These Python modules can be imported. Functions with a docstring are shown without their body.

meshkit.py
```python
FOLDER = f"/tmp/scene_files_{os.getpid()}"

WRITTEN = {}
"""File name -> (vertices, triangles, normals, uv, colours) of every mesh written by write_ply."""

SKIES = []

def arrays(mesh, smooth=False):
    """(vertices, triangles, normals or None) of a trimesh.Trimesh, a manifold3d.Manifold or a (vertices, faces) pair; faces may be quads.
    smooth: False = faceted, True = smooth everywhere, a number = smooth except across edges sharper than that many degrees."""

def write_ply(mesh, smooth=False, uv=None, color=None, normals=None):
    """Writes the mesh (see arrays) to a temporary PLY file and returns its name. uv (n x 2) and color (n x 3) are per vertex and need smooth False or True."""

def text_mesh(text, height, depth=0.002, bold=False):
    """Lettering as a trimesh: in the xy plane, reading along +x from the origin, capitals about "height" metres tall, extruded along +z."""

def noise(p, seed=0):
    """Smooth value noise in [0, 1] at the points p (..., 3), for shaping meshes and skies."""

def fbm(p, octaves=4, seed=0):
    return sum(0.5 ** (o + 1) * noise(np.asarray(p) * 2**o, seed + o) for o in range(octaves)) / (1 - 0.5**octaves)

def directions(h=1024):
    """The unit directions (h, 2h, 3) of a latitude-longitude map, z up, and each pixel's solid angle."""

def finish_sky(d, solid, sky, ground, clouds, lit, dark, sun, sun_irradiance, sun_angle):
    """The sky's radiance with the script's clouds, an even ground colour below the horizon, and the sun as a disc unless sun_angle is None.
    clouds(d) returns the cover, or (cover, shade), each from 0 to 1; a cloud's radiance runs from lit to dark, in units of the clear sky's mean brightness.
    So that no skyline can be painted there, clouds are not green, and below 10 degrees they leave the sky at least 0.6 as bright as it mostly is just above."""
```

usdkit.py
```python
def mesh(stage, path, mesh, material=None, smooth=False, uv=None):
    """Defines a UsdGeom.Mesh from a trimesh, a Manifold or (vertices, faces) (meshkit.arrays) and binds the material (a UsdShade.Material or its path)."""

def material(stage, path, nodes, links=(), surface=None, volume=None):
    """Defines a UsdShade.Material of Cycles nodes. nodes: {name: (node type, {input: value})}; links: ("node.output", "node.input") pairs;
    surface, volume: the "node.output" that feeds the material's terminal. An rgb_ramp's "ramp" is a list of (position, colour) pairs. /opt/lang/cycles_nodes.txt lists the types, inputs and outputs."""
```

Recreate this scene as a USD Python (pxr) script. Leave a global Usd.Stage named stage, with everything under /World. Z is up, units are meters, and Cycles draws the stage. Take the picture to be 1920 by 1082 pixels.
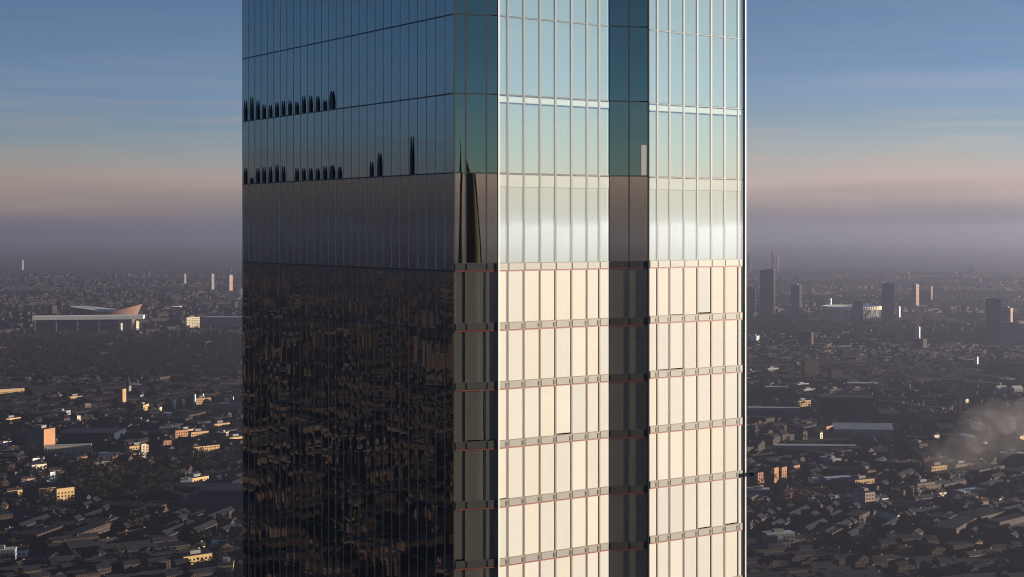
import math, random
import numpy as np, trimesh, usdkit, meshkit
import manifold3d as m3
from pxr import Usd, UsdGeom, UsdLux, UsdShade, Gf, Sdf

random.seed(7)
RNG = np.random.default_rng(11)
stage = Usd.Stage.CreateInMemory()
UsdGeom.SetStageUpAxis(stage, 'Z')
UsdGeom.SetStageMetersPerUnit(stage, 1.0)
UsdGeom.Xform.Define(stage, '/World')
UsdGeom.Scope.Define(stage, '/World/Looks')

# ------------------------------------------------------------------ camera, sky, sun, exposure
H = 260.0            # eye height above the ground, metres
F = 2895.0           # focal length in pixels of a 1920 wide picture
HORIZON = 427.0      # the row of the true horizon in the 1920 x 1082 picture
EXPOSURE = 1.7
SUN_AZ, SUN_EL = math.radians(84.0), math.radians(6.0)
SUN_I, SKY_S = 1.25, 0.05
AP = 36.0

cam = UsdGeom.Camera.Define(stage, '/World/camera')
cam.CreateHorizontalApertureAttr(AP)
cam.CreateVerticalApertureAttr(AP * 577 / 1024)
cam.CreateFocalLengthAttr(AP * F / 1920)
cam.CreateVerticalApertureOffsetAttr(-AP * (541 - HORIZON) / 1920)
cam.CreateClippingRangeAttr((1.0, 200000.0))
cam.CreateExposureAttr(EXPOSURE)
cam.AddTranslateOp().Set((0, 0, H))
cam.AddRotateXYZOp().Set((90, 0, 0))

sun_dir = np.array([math.sin(SUN_AZ) * math.cos(SUN_EL), math.cos(SUN_AZ) * math.cos(SUN_EL), math.sin(SUN_EL)])
sun = UsdLux.DistantLight.Define(stage, '/World/sun')
sun.CreateNormalizeAttr(True)
sun.CreateIntensityAttr(SUN_I)
sun.CreateAngleAttr(0.5)
sun.CreateColorAttr(Gf.Vec3f(1.0, 0.85, 0.66))
sun.AddRotateXYZOp().Set((90 - math.degrees(SUN_EL), 0, 180 - math.degrees(SUN_AZ)))

sky_mat = usdkit.material(stage, '/World/Looks/sky_look', {
    'tc': ('texture_coordinate', {}),
    'lift': ('vector_math', {'math_type': 'multiply_add', 'vector2': (1.0, 1.0, 2.6), 'vector3': (0.0, 0.0, 0.06)}),
    'dir': ('vector_math', {'math_type': 'normalize'}),
    'sky': ('sky_texture', {'sky_type': 'single_scattering', 'sun_disc': False, 'sun_elevation': SUN_EL, 'sun_rotation': SUN_AZ,
                            'altitude': 200.0, 'air_density': 1.0, 'aerosol_density': 0.4, 'ozone_density': 4.0}),
    'map': ('mapping', {'scale': (1.0, 1.0, 14.0)}),
    'n': ('noise_texture', {'scale': 3.0, 'detail': 5.0, 'roughness': 0.5}),
    'xyz': ('separate_xyz', {}),
    'wob': ('math', {'math_type': 'multiply_add', 'value2': 0.03}),
    'amt': ('rgb_ramp', {'ramp': [(0.0, (0.96, 0.96, 0.96)), (0.045, (0.92, 0.92, 0.92)), (0.062, (0.75, 0.75, 0.75)), (0.085, (0.5, 0.5, 0.5)), (0.12, (0.3, 0.3, 0.3)), (0.22, (0.1, 0.1, 0.1)), (0.4, (0.0, 0.0, 0.0)), (1.0, (0, 0, 0))]}),
    'tone': ('rgb_ramp', {'ramp': [(0.0, (0.15, 0.145, 0.175)), (0.014, (0.155, 0.15, 0.178)), (0.026, (0.235, 0.192, 0.198)), (0.045, (0.405, 0.315, 0.27)), (0.06, (0.355, 0.34, 0.305)), (0.08, (0.32, 0.36, 0.36)), (0.11, (0.32, 0.40, 0.52)), (1.0, (0.32, 0.40, 0.52))]}),
    'dot': ('vector_math', {'math_type': 'dot_product', 'vector2': (math.sin(SUN_AZ), math.cos(SUN_AZ), 0.0)}),
    'glow': ('math', {'math_type': 'multiply_add', 'value2': 0.95, 'value3': 1.18}),
    'lit': ('vector_math', {'math_type': 'scale'}),
    'unit': ('vector_math', {'math_type': 'scale', 'scale': 1.0 / (SKY_S * 2 ** EXPOSURE)}),
    'cloud': ('mix_color', {'blend_type': 'mix', 'use_clamp_result': False}),
    'wmap': ('mapping', {'scale': (1.0, 1.0, 22.0)}),
    'wn': ('noise_texture', {'scale': 5.0, 'detail': 6.0, 'roughness': 0.55, 'distortion': 0.6}),
    'wr': ('rgb_ramp', {'ramp': [(0.0, (0, 0, 0)), (0.48, (0, 0, 0)), (0.72, (0.42, 0.42, 0.42)), (1.0, (0.5, 0.5, 0.5))]}),
    'wz': ('rgb_ramp', {'ramp': [(0.0, (0, 0, 0)), (0.02, (0.2, 0.2, 0.2)), (0.05, (1, 1, 1)), (0.075, (0.7, 0.7, 0.7)), (0.1, (0.25, 0.25, 0.25)), (0.14, (0.12, 0.12, 0.12)), (1.0, (0.2, 0.2, 0.2))]}),
    'wf': ('mix_color', {'blend_type': 'multiply', 'fac': 1.0}),
    'wc': ('vector_math', {'math_type': 'scale', 'vector1': tuple(c / (SKY_S * 2 ** EXPOSURE) for c in (0.40, 0.345, 0.325))}),
    'wisp': ('mix_color', {'blend_type': 'mix', 'use_clamp_result': False}),
    'bg': ('background_shader', {'strength': SKY_S})},
    [('tc.generated', 'lift.vector1'), ('lift.vector', 'dir.vector1'), ('dir.vector', 'sky.vector'), ('tc.generated', 'map.vector'), ('map.vector', 'n.vector'),
     ('tc.generated', 'xyz.vector'), ('n.fac', 'wob.value1'), ('xyz.z', 'wob.value3'), ('wob.value', 'amt.fac'), ('wob.value', 'tone.fac'), ('amt.color', 'cloud.fac'),
     ('tc.generated', 'dot.vector1'), ('dot.value', 'glow.value1'), ('tone.color', 'lit.vector1'), ('glow.value', 'lit.scale'), ('lit.vector', 'unit.vector1'), ('unit.vector', 'cloud.b'),
     ('sky.color', 'cloud.a'), ('tc.generated', 'wmap.vector'), ('wmap.vector', 'wn.vector'), ('wn.fac', 'wr.fac'), ('xyz.z', 'wz.fac'), ('wr.color', 'wf.a'), ('wz.color', 'wf.b'),
     ('wf.result', 'wisp.fac'), ('glow.value', 'wc.scale'), ('cloud.result', 'wisp.a'), ('wc.vector', 'wisp.b'), ('wisp.result', 'bg.color')], surface='bg.background')
dome = UsdLux.DomeLight.Define(stage, '/World/sky')
dome.CreateIntensityAttr(1.0)
UsdShade.MaterialBindingAPI.Apply(dome.GetPrim()).Bind(sky_mat)
dome.GetPrim().SetCustomDataByKey('kind', 'structure')

# ------------------------------------------------------------------ helpers
USED = {}


def numbered(parent, name):
    k = (parent, name)
    n = USED.get(k, -1) + 1
    USED[k] = n
    return name if n == 0 else f'{name}_{n:03d}'


def tag(p, label=None, cat=None, group=None, kind=None):
    p = p.GetPrim() if hasattr(p, 'GetPrim') else p
    for k, v in (('label', label), ('category', cat), ('group', group), ('kind', kind)):
        if v:
            p.SetCustomDataByKey(k, v)
    return p


def thing(name, label, cat, loc=(0, 0, 0), rotz=0.0, group=None):
    x = UsdGeom.Xform.Define(stage, '/World/' + numbered('/World', name))
    x.AddTranslateOp().Set(Gf.Vec3d(*map(float, loc)))
    if rotz:
        x.AddRotateZOp().Set(float(rotz))
    return tag(x, label, cat, group)


def obj(name, mesh, mat, parent=None, smooth=False):
    par = str(parent.GetPath()) if parent is not None else '/World'
    return usdkit.mesh(stage, par + '/' + numbered(par, name), mesh, mat, smooth=smooth).GetPrim()


class MB:
    """Collects shapes into one mesh."""
    def __init__(s):
        s.v, s.f, s.n = [], [], 0

    def add(s, v, f):
        v, f = np.asarray(v, float), np.asarray(f, int)
        if f.shape[1] == 4:
            f = np.vstack([f[:, [0, 1, 2]], f[:, [0, 2, 3]]])
        s.v.append(v); s.f.append(f + s.n); s.n += len(v)
        return s

    def box(s, lo, hi):
        return s.frame(lo, (1, 0, 0), (0, 1, 0), (0, 0, 1), np.subtract(hi, lo))

    def frame(s, o, a, b, c, size):
        """Box from corner o along unit axes a, b, c."""
        o, a, b, c = (np.asarray(t, float) for t in (o, a, b, c))
        a, b, c = a * size[0], b * size[1], c * size[2]
        v = [o, o + a, o + a + b, o + b, o + c, o + a + c, o + a + b + c, o + b + c]
        return s.add(v, [[0, 3, 2, 1], [4, 5, 6, 7], [0, 1, 5, 4], [1, 2, 6, 5], [2, 3, 7, 6], [3, 0, 4, 7]])

    def gable(s, lo, hi, ridge, along='x', over=0.0):
        """Gabled roof over the rectangle lo..hi (x, y) at z = lo[2], ridge height above."""
        x0, y0, z = lo; x1, y1 = hi[:2]
        x0 -= over; y0 -= over; x1 += over; y1 += over
        if along == 'x':
            ym = (y0 + y1) / 2
            v = [(x0, y0, z), (x1, y0, z), (x1, y1, z), (x0, y1, z), (x0, ym, z + ridge), (x1, ym, z + ridge)]
            f = [[0, 1, 5], [0, 5, 4], [2, 3, 4], [2, 4, 5], [1, 2, 5], [3, 0, 4], [0, 2, 1], [0, 3, 2]]
        else:
            xm = (x0 + x1) / 2
            v = [(x0, y0, z), (x1, y0, z), (x1, y1, z), (x0, y1, z), (xm, y0, z + ridge), (xm, y1, z + ridge)]
            f = [[0, 1, 4], [2, 3, 5], [1, 2, 5], [1, 5, 4], [3, 0, 4], [3, 4, 5], [0, 2, 1], [0, 3, 2]]
        return s.add(v, f)

    def tri(s, m):
        return s.add(m.vertices, m.faces)

    def mesh(s):
        return np.vstack(s.v), np.vstack(s.f)

    def build(s, name, mat, parent=None, smooth=False):
        return obj(name, s.mesh(), mat, parent, smooth)


def mat(name, color, rough=0.7, metal=0.0, spec=0.4, var=0.15, scale=0.3, bump=0.0, **kw):
    """A principled material with fine tone variation."""
    c = np.array(color, float)
    nodes = {'p': ('principled_bsdf', {'roughness': rough, 'metallic': metal, 'specular_ior_level': spec, **kw}),
             'g': ('geometry', {}), 'n': ('noise_texture', {'scale': scale, 'detail': 5.0, 'roughness': 0.6}),
             'r': ('rgb_ramp', {'ramp': [(0.25, tuple(c * (1 - var))), (0.75, tuple(np.minimum(c * (1 + var), 0.95)))]})}
    links = [('g.position', 'n.vector'), ('n.fac', 'r.fac'), ('r.color', 'p.base_color')]
    if bump:
        nodes['b'] = ('bump', {'strength': bump, 'distance': 0.05})
        links += [('n.fac', 'b.height'), ('b.normal', 'p.normal')]
    return usdkit.material(stage, '/World/Looks/' + name, nodes, links, surface='p.BSDF')


def glass(name, r0, tint, clear):
    """A coated pane: a mirror coat of reflectance r0 that rises with the angle (alike from both sides), the rest lets light pass."""
    return usdkit.material(stage, '/World/Looks/' + name, {
        'fr': ('layer_weight', {'blend': 0.5}), 'pw': ('math', {'math_type': 'power', 'value2': 5.0}),
        'm': ('math', {'math_type': 'multiply_add', 'value2': 1.0 - r0, 'value3': r0, 'use_clamp': True}),
        't': ('transparent_bsdf', {'color': clear}), 'g': ('glossy_bsdf', {'color': tint, 'roughness': 0.0}),
        'x': ('mix_closure', {})},
        [('fr.facing', 'pw.value1'), ('pw.value', 'm.value1'), ('m.value', 'x.fac'), ('t.BSDF', 'x.closure1'), ('g.BSDF', 'x.closure2')], surface='x.closure')


def drop(d):
    return -d * d / (2 * 6371000.0)


def ground_at(x, y):
    """The point of the ground seen at pixel (x, y) of the photograph, and its distance."""
    d = 3000.0
    for _ in range(30):
        d = (H - drop(d)) * F / (y - HORIZON)
    return (x - 960) * d / F, d


# ------------------------------------------------------------------ materials
M = {}
M['core'] = mat('dark_core', (0.016, 0.018, 0.021), 0.8, var=0.3)
M['mirror_glass'] = glass('mirror_glass', 0.27, (1.0, 0.93, 0.85), (0.5, 0.56, 0.55))  # coat and tint stepped by row to imitate darker, warmer reflections lower down
M['middle_mirror_glass'] = glass('middle_mirror_glass', 0.31, (1.0, 0.95, 0.88), (0.5, 0.56, 0.55))
M['upper_mirror_glass'] = glass('upper_mirror_glass', 0.43, (0.96, 0.98, 0.90), (0.5, 0.56, 0.55))
M['olive_sky_glass'] = glass('olive_sky_glass', 0.33, (1.0, 0.93, 0.78), (0.5, 0.52, 0.46))  # olive tint carries the reflected horizon glow
M['teal_sky_glass'] = glass('teal_sky_glass', 0.26, (0.62, 1.0, 0.93), (0.5, 0.56, 0.55))  # teal tint carries the reflection of the higher sky
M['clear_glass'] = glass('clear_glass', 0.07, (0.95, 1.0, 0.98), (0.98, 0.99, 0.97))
M['shaded_glass'] = glass('shaded_glass', 0.10, (0.95, 0.95, 0.9), (0.60, 0.59, 0.56))  # dimmer pass-through imitates shade on the chamfer and strip
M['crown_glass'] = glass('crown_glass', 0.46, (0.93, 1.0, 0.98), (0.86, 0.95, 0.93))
M['frit'] = mat('pale_frit', (0.31, 0.37, 0.36), 0.6, var=0.04, scale=0.8)
M['frit_glow'] = mat('horizon_glow_frit', (0.42, 0.425, 0.375), 0.6, var=0.04, scale=0.8)  # brighter, warmer tone holds the reflected horizon glow of the lowest crown row
M['frit_pale'] = mat('pale_warm_frit', (0.52, 0.50, 0.46), 0.6, var=0.03, scale=0.8)
M['frit_bright'] = mat('white_frit', (0.70, 0.66, 0.60), 0.6, var=0.03, scale=0.8)
for i, c in enumerate([(0.425, 0.415, 0.42), (0.45, 0.43, 0.425), (0.40, 0.395, 0.405), (0.43, 0.405, 0.395), (0.445, 0.415, 0.40), (0.415, 0.40, 0.40)]):
    M[f'blind{i}'] = mat('cream_blind_' + 'abcdef'[i], c, 0.85, var=0.02, scale=0.6)
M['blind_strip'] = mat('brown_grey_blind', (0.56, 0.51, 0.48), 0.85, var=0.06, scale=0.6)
M['blind_shade'] = mat('shaded_blind', (0.31, 0.30, 0.29), 0.85, var=0.06, scale=0.6)  # chamfer blind with its shade put into the colour
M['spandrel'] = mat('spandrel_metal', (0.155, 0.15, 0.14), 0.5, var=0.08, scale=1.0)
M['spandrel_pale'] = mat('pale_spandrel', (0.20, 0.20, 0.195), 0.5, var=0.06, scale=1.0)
M['shaded_spandrel'] = mat('shaded_spandrel_metal', (0.03, 0.03, 0.03), 0.5, var=0.1, scale=1.0)  # spandrel colour darkened to imitate shade on faces turned from the sun
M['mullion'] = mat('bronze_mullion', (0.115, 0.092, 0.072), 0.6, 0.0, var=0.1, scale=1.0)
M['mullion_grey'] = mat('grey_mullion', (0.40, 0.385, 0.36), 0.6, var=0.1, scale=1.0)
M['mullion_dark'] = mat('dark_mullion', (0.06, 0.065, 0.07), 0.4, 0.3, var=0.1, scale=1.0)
M['mullion_steel'] = mat('steel_mullion', (0.80, 0.82, 0.80), 0.5, 0.0, var=0.1, scale=1.0)
M['fin_glass'] = mat('pale_fin', (0.085, 0.10, 0.10), 0.4, var=0.05, scale=1.0)
M['red'] = mat('red_trim', (0.17, 0.04, 0.036), 0.5, var=0.1, scale=1.0)
M['white_post'] = mat('white_post', (0.42, 0.42, 0.41), 0.35, var=0.03, scale=1.0)
M['black'] = mat('black_paint', (0.015, 0.015, 0.018), 0.5)
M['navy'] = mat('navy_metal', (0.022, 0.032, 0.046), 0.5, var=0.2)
M['brick'] = mat('brown_brick', (0.10, 0.062, 0.045), 0.85, var=0.25, scale=0.05)
M['red_brick'] = mat('red_brick', (0.22, 0.09, 0.055), 0.85, var=0.25, scale=0.05)
M['orange_brick'] = mat('orange_brick', (0.27, 0.13, 0.06), 0.85, var=0.2, scale=0.05)
M['yellow_brick'] = mat('yellow_brick', (0.36, 0.23, 0.105), 0.85, var=0.2, scale=0.05)
M['cream'] = mat('cream_render', (0.50, 0.42, 0.30), 0.85, var=0.15, scale=0.05)
M['white'] = mat('white_render', (0.72, 0.70, 0.66), 0.8, var=0.1, scale=0.05)
M['concrete'] = mat('grey_concrete', (0.15, 0.145, 0.145), 0.85, var=0.2, scale=0.05)
M['pink'] = mat('pinkish_concrete', (0.28, 0.19, 0.155), 0.85, var=0.15, scale=0.05)
M['slate'] = mat('dark_slate', (0.016, 0.016, 0.02), 0.8, spec=0.1, var=0.25, scale=0.08)
M['tile_roof'] = mat('brown_roof_tiles', (0.032, 0.022, 0.02), 0.85, spec=0.1, var=0.25, scale=0.08)
M['pale_roof'] = mat('pale_sheet_roof', (0.34, 0.34, 0.34), 0.45, var=0.15, scale=0.05)
M['blue_metal'] = mat('dark_blue_metal', (0.008, 0.014, 0.028), 0.8, var=0.15, scale=0.02, spec=0.15)
M['tower_glass'] = mat('dark_tower_glass', (0.045, 0.05, 0.06), 0.25, var=0.15, scale=0.05, spec=0.6)
M['window'] = mat('window_glass', (0.02, 0.022, 0.026), 0.15, spec=0.6)
M['timber'] = mat('timber_cladding', (0.17, 0.095, 0.062), 0.7, var=0.15, scale=0.05)
M['bark'] = mat('bark', (0.05, 0.038, 0.03), 0.9, var=0.2, scale=0.5)

# ------------------------------------------------------------------ ground
def ground():
    rings = np.concatenate([[0.0], np.geomspace(60, 44000, 90)])
    n = 180
    a = np.arange(n) * 2 * np.pi / n
    v = [(0, 0, 0)]
    for r in rings[1:]:
        v += [(r * math.cos(t), r * math.sin(t), drop(r)) for t in a]
    f = [(0, 1 + i, 1 + (i + 1) % n) for i in range(n)]
    for k in range(len(rings) - 2):
        b = 1 + k * n
        for i in range(n):
            j = (i + 1) % n
            f += [(b + i, b + n + i, b + n + j), (b + i, b + n + j, b + j)]
    g = usdkit.material(stage, '/World/Looks/ground_look', {
        'g': ('geometry', {}),
        'n1': ('noise_texture', {'scale': 0.0022, 'detail': 6.0, 'roughness': 0.6}),
        'r1': ('rgb_ramp', {'ramp': [(0.30, (0.010, 0.010, 0.008)), (0.47, (0.014, 0.0125, 0.0115)), (0.58, (0.020, 0.019, 0.019)), (0.75, (0.032, 0.029, 0.028))]}),
        'n2': ('noise_texture', {'scale': 0.03, 'detail': 4.0, 'roughness': 0.7}),
        'r2': ('rgb_ramp', {'ramp': [(0.3, (0.45, 0.45, 0.45)), (0.7, (1.4, 1.4, 1.4))]}),
        'mx': ('mix_color', {'blend_type': 'multiply', 'fac': 1.0, 'use_clamp': False}),
        'p': ('principled_bsdf', {'roughness': 0.95, 'specular_ior_level': 0.1})},
        [('g.position', 'n1.vector'), ('n1.fac', 'r1.fac'), ('g.position', 'n2.vector'), ('n2.fac', 'r2.fac'), ('r1.color', 'mx.a'), ('r2.color', 'mx.b'), ('mx.result', 'p.base_color')], surface='p.BSDF')
    tag(obj('ground', (np.array(v), np.array(f)), g), kind='structure')


ground()

# ------------------------------------------------------------------ the glass tower
D0 = 105.0


def plan(x, depth):
    y = depth * D0
    return np.array([(x - 960) * y / F, y])


A, B, C_ = plan(455, 1.267), plan(852, 1.0), plan(933, 1.008)
D_, E_, F_, G_ = plan(1142, 1.0605), plan(1217, 1.066), plan(1217.5, 1.0815), plan(1397, 1.133)
back_dir = (A - B) / np.linalg.norm(A - B)
side_dir = (G_ - C_) / np.linalg.norm(G_ - C_)
BASE = (B + G_) / 2
ROWS = [-35.4, -31.35, -27.3, -23.25, -19.2, -15.15, -11.1, -7.05, -2.96, 3.74, 9.14, 14.54, 19.94]
VISIBLE = (3, 10)           # rows wholly or partly inside the photograph's picture area
TOP = ROWS[-1]

tower = thing('glass_tower', 'tall square glass office tower filling the middle of the view', 'skyscraper', (BASE[0], BASE[1], 0))
OFF = np.array([BASE[0], BASE[1], 0.0])


def P3(p, z):
    return np.array([p[0], p[1], H + z]) - OFF


class Face:
    def __init__(s, p, q):
        s.p, s.q = p, q
        s.len = np.linalg.norm(q - p)
        s.d = (q - p) / s.len
        s.n = np.array([s.d[1], -s.d[0]])
        s.d3, s.n3 = np.array([*s.d, 0]), np.array([*s.n, 0])

    def at(s, t, z, out=0.0):
        return P3(s.p + s.d * t + s.n * out, z)

    def t_of(s, x):
        """Distance along the face of the picture column x."""
        k = (x - 960) / F
        return (k * s.p[1] - s.p[0]) / (s.d[0] - k * s.d[1])

    def bar(s, mb, t0, t1, z0, z1, o0, o1):
        return mb.frame(s.at(t0, z0, o0), s.d3, s.n3, (0, 0, 1), (t1 - t0, o1 - o0, z1 - z0))


def pane_mesh(face, t0, t1, z0, z1, out=0.0, bulge=0.0, tilt=0.0, lean=0.0, k=5):
    u = np.linspace(-1, 1, k)
    U, V = np.meshgrid(u, u, indexing='xy')
    o = out + bulge * (1 - U ** 2) * (1 - 0.6 * V ** 2) + tilt * U * (t1 - t0) / 2 + lean * V * (z1 - z0) / 2
    tm, th, zm, zh = (t0 + t1) / 2, (t1 - t0) / 2, (z0 + z1) / 2, (z1 - z0) / 2
    pts = np.array([face.at(tm + a * th, zm + b * zh, c) for a, b, c in zip(U.ravel(), V.ravel(), o.ravel())])
    f = [(j * k + i, j * k + i + 1, (j + 1) * k + i + 1, (j + 1) * k + i) for j in range(k - 1) for i in range(k - 1)]
    return pts, np.array(f)


left, chamfer, bay, strip, ret, bay2 = Face(A, B), Face(B, C_), Face(C_, D_), Face(D_, E_), Face(E_, F_), Face(F_, G_)
# the plan's hidden sides
back_far = 24.0
G2 = G_ + back_dir * np.linalg.norm(A - B)
A2 = A + side_dir * np.linalg.norm(G_ - C_)
K_ = (A2 + G2) / 2
outline = [A, B, C_, D_, E_, F_, G_, G_ + back_dir * 30, A + side_dir * 22]


def inset(poly, d):
    from shapely.geometry import Polygon
    g = Polygon(poly).buffer(-d, join_style=2)
    return g


cp = trimesh.creation.extrude_polygon(inset(outline, 0.42), H + TOP - 0.4, engine='earcut')
cp.apply_translation(-OFF)
obj('building_core', cp, M['core'], tower)
rf = trimesh.creation.extrude_polygon(inset(outline, -0.12), 0.35, engine='earcut')
rf.apply_translation((-OFF[0], -OFF[1], H + TOP))
obj('roof', rf, M['mullion_steel'], tower)
hidden = MB()
for a, b in ((outline[6], outline[7]), (outline[7], outline[8]), (outline[8], outline[0])):
    fc = Face(a, b)
    fc.bar(hidden, 0.1, fc.len - 0.1, 0.2 - H, TOP - 0.1, -0.3, -0.05)
hidden.build('rear_cladding', M['tower_glass'], tower)

stuff_left, stuff_top, stuff_front, low = MB(), MB(), {}, MB()
rnd = random.Random(3)
# --- left face: mirrored panes
NL = 28
tl = [left.len * i / NL for i in range(NL + 1)]
for r in range(len(ROWS) - 1):
    z0, z1 = ROWS[r] + 0.05, ROWS[r + 1] - 0.05
    for i in range(NL):
        crown = r >= 8
        b = rnd.uniform(0.0003, 0.0012) * (1 if rnd.random() < 0.8 else -1)
        m = pane_mesh(left, tl[i] + 0.012, tl[i + 1] - 0.012, z0, z1, 0.0, b, rnd.gauss(0, 0.0016), rnd.gauss(0, 0.0010), 7)
        if VISIBLE[0] <= r <= VISIBLE[1]:
            obj('mirrored_pane', m, M['upper_mirror_glass' if r > 8 else 'middle_mirror_glass' if crown else 'mirror_glass'], tower, smooth=True)
        else:
            (stuff_top if crown else stuff_left).add(*m)
tag(stuff_left.build('outer_mirrored_panes', M['mirror_glass'], tower), kind='stuff')
tag(stuff_top.build('outer_mirrored_panes', M['upper_mirror_glass'], tower), kind='stuff')
for i in range(NL):
    mb = MB(); left.bar(mb, tl[i] - 0.02, tl[i] + 0.02, ROWS[0], ROWS[8] - 0.05, -0.1, 0.025); mb.build('face_mullion', M['mullion_grey'], tower)
    mb = MB(); left.bar(mb, tl[i] - 0.022, tl[i] + 0.022, ROWS[8] + 0.05, TOP, -0.1, 0.03); mb.build('upper_face_mullion', M['mullion_steel'], tower)
for r in range(len(ROWS) - 1):
    mb = MB(); left.bar(mb, 0.03, left.len - 0.03, ROWS[r] - 0.045, ROWS[r] + 0.045, -0.1, 0.035 if r < 8 else 0.03); mb.build('face_transom', M['mullion_dark'], tower)
# dark pointed plates put in for the spire reflections repeated across the upper left panes
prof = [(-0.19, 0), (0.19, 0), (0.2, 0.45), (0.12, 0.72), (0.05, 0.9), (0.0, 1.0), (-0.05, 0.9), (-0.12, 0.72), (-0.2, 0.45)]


def spire_plate(t, z, h, wd=1.0):
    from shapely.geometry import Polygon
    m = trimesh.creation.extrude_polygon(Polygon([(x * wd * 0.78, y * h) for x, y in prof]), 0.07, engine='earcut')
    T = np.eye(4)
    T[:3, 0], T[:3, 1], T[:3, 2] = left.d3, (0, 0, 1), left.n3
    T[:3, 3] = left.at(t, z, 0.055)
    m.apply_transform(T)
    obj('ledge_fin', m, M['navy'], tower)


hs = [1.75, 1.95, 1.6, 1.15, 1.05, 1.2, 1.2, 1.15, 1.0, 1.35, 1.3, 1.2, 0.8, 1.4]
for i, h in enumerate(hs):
    spire_plate((tl[i] + tl[i + 1]) / 2, ROWS[10] + 0.05, h, 1.0 if i < 13 else 1.9)
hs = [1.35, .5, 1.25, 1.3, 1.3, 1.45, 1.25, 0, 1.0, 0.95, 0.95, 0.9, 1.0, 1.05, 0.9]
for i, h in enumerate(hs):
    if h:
        spire_plate((tl[i] + tl[i + 1]) / 2, ROWS[9] + 0.05, h, 1.7 if i == 13 else 1.0)
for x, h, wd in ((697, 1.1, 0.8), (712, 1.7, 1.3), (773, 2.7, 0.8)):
    spire_plate(left.t_of(x), ROWS[9] + 0.05, h, wd)

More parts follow.
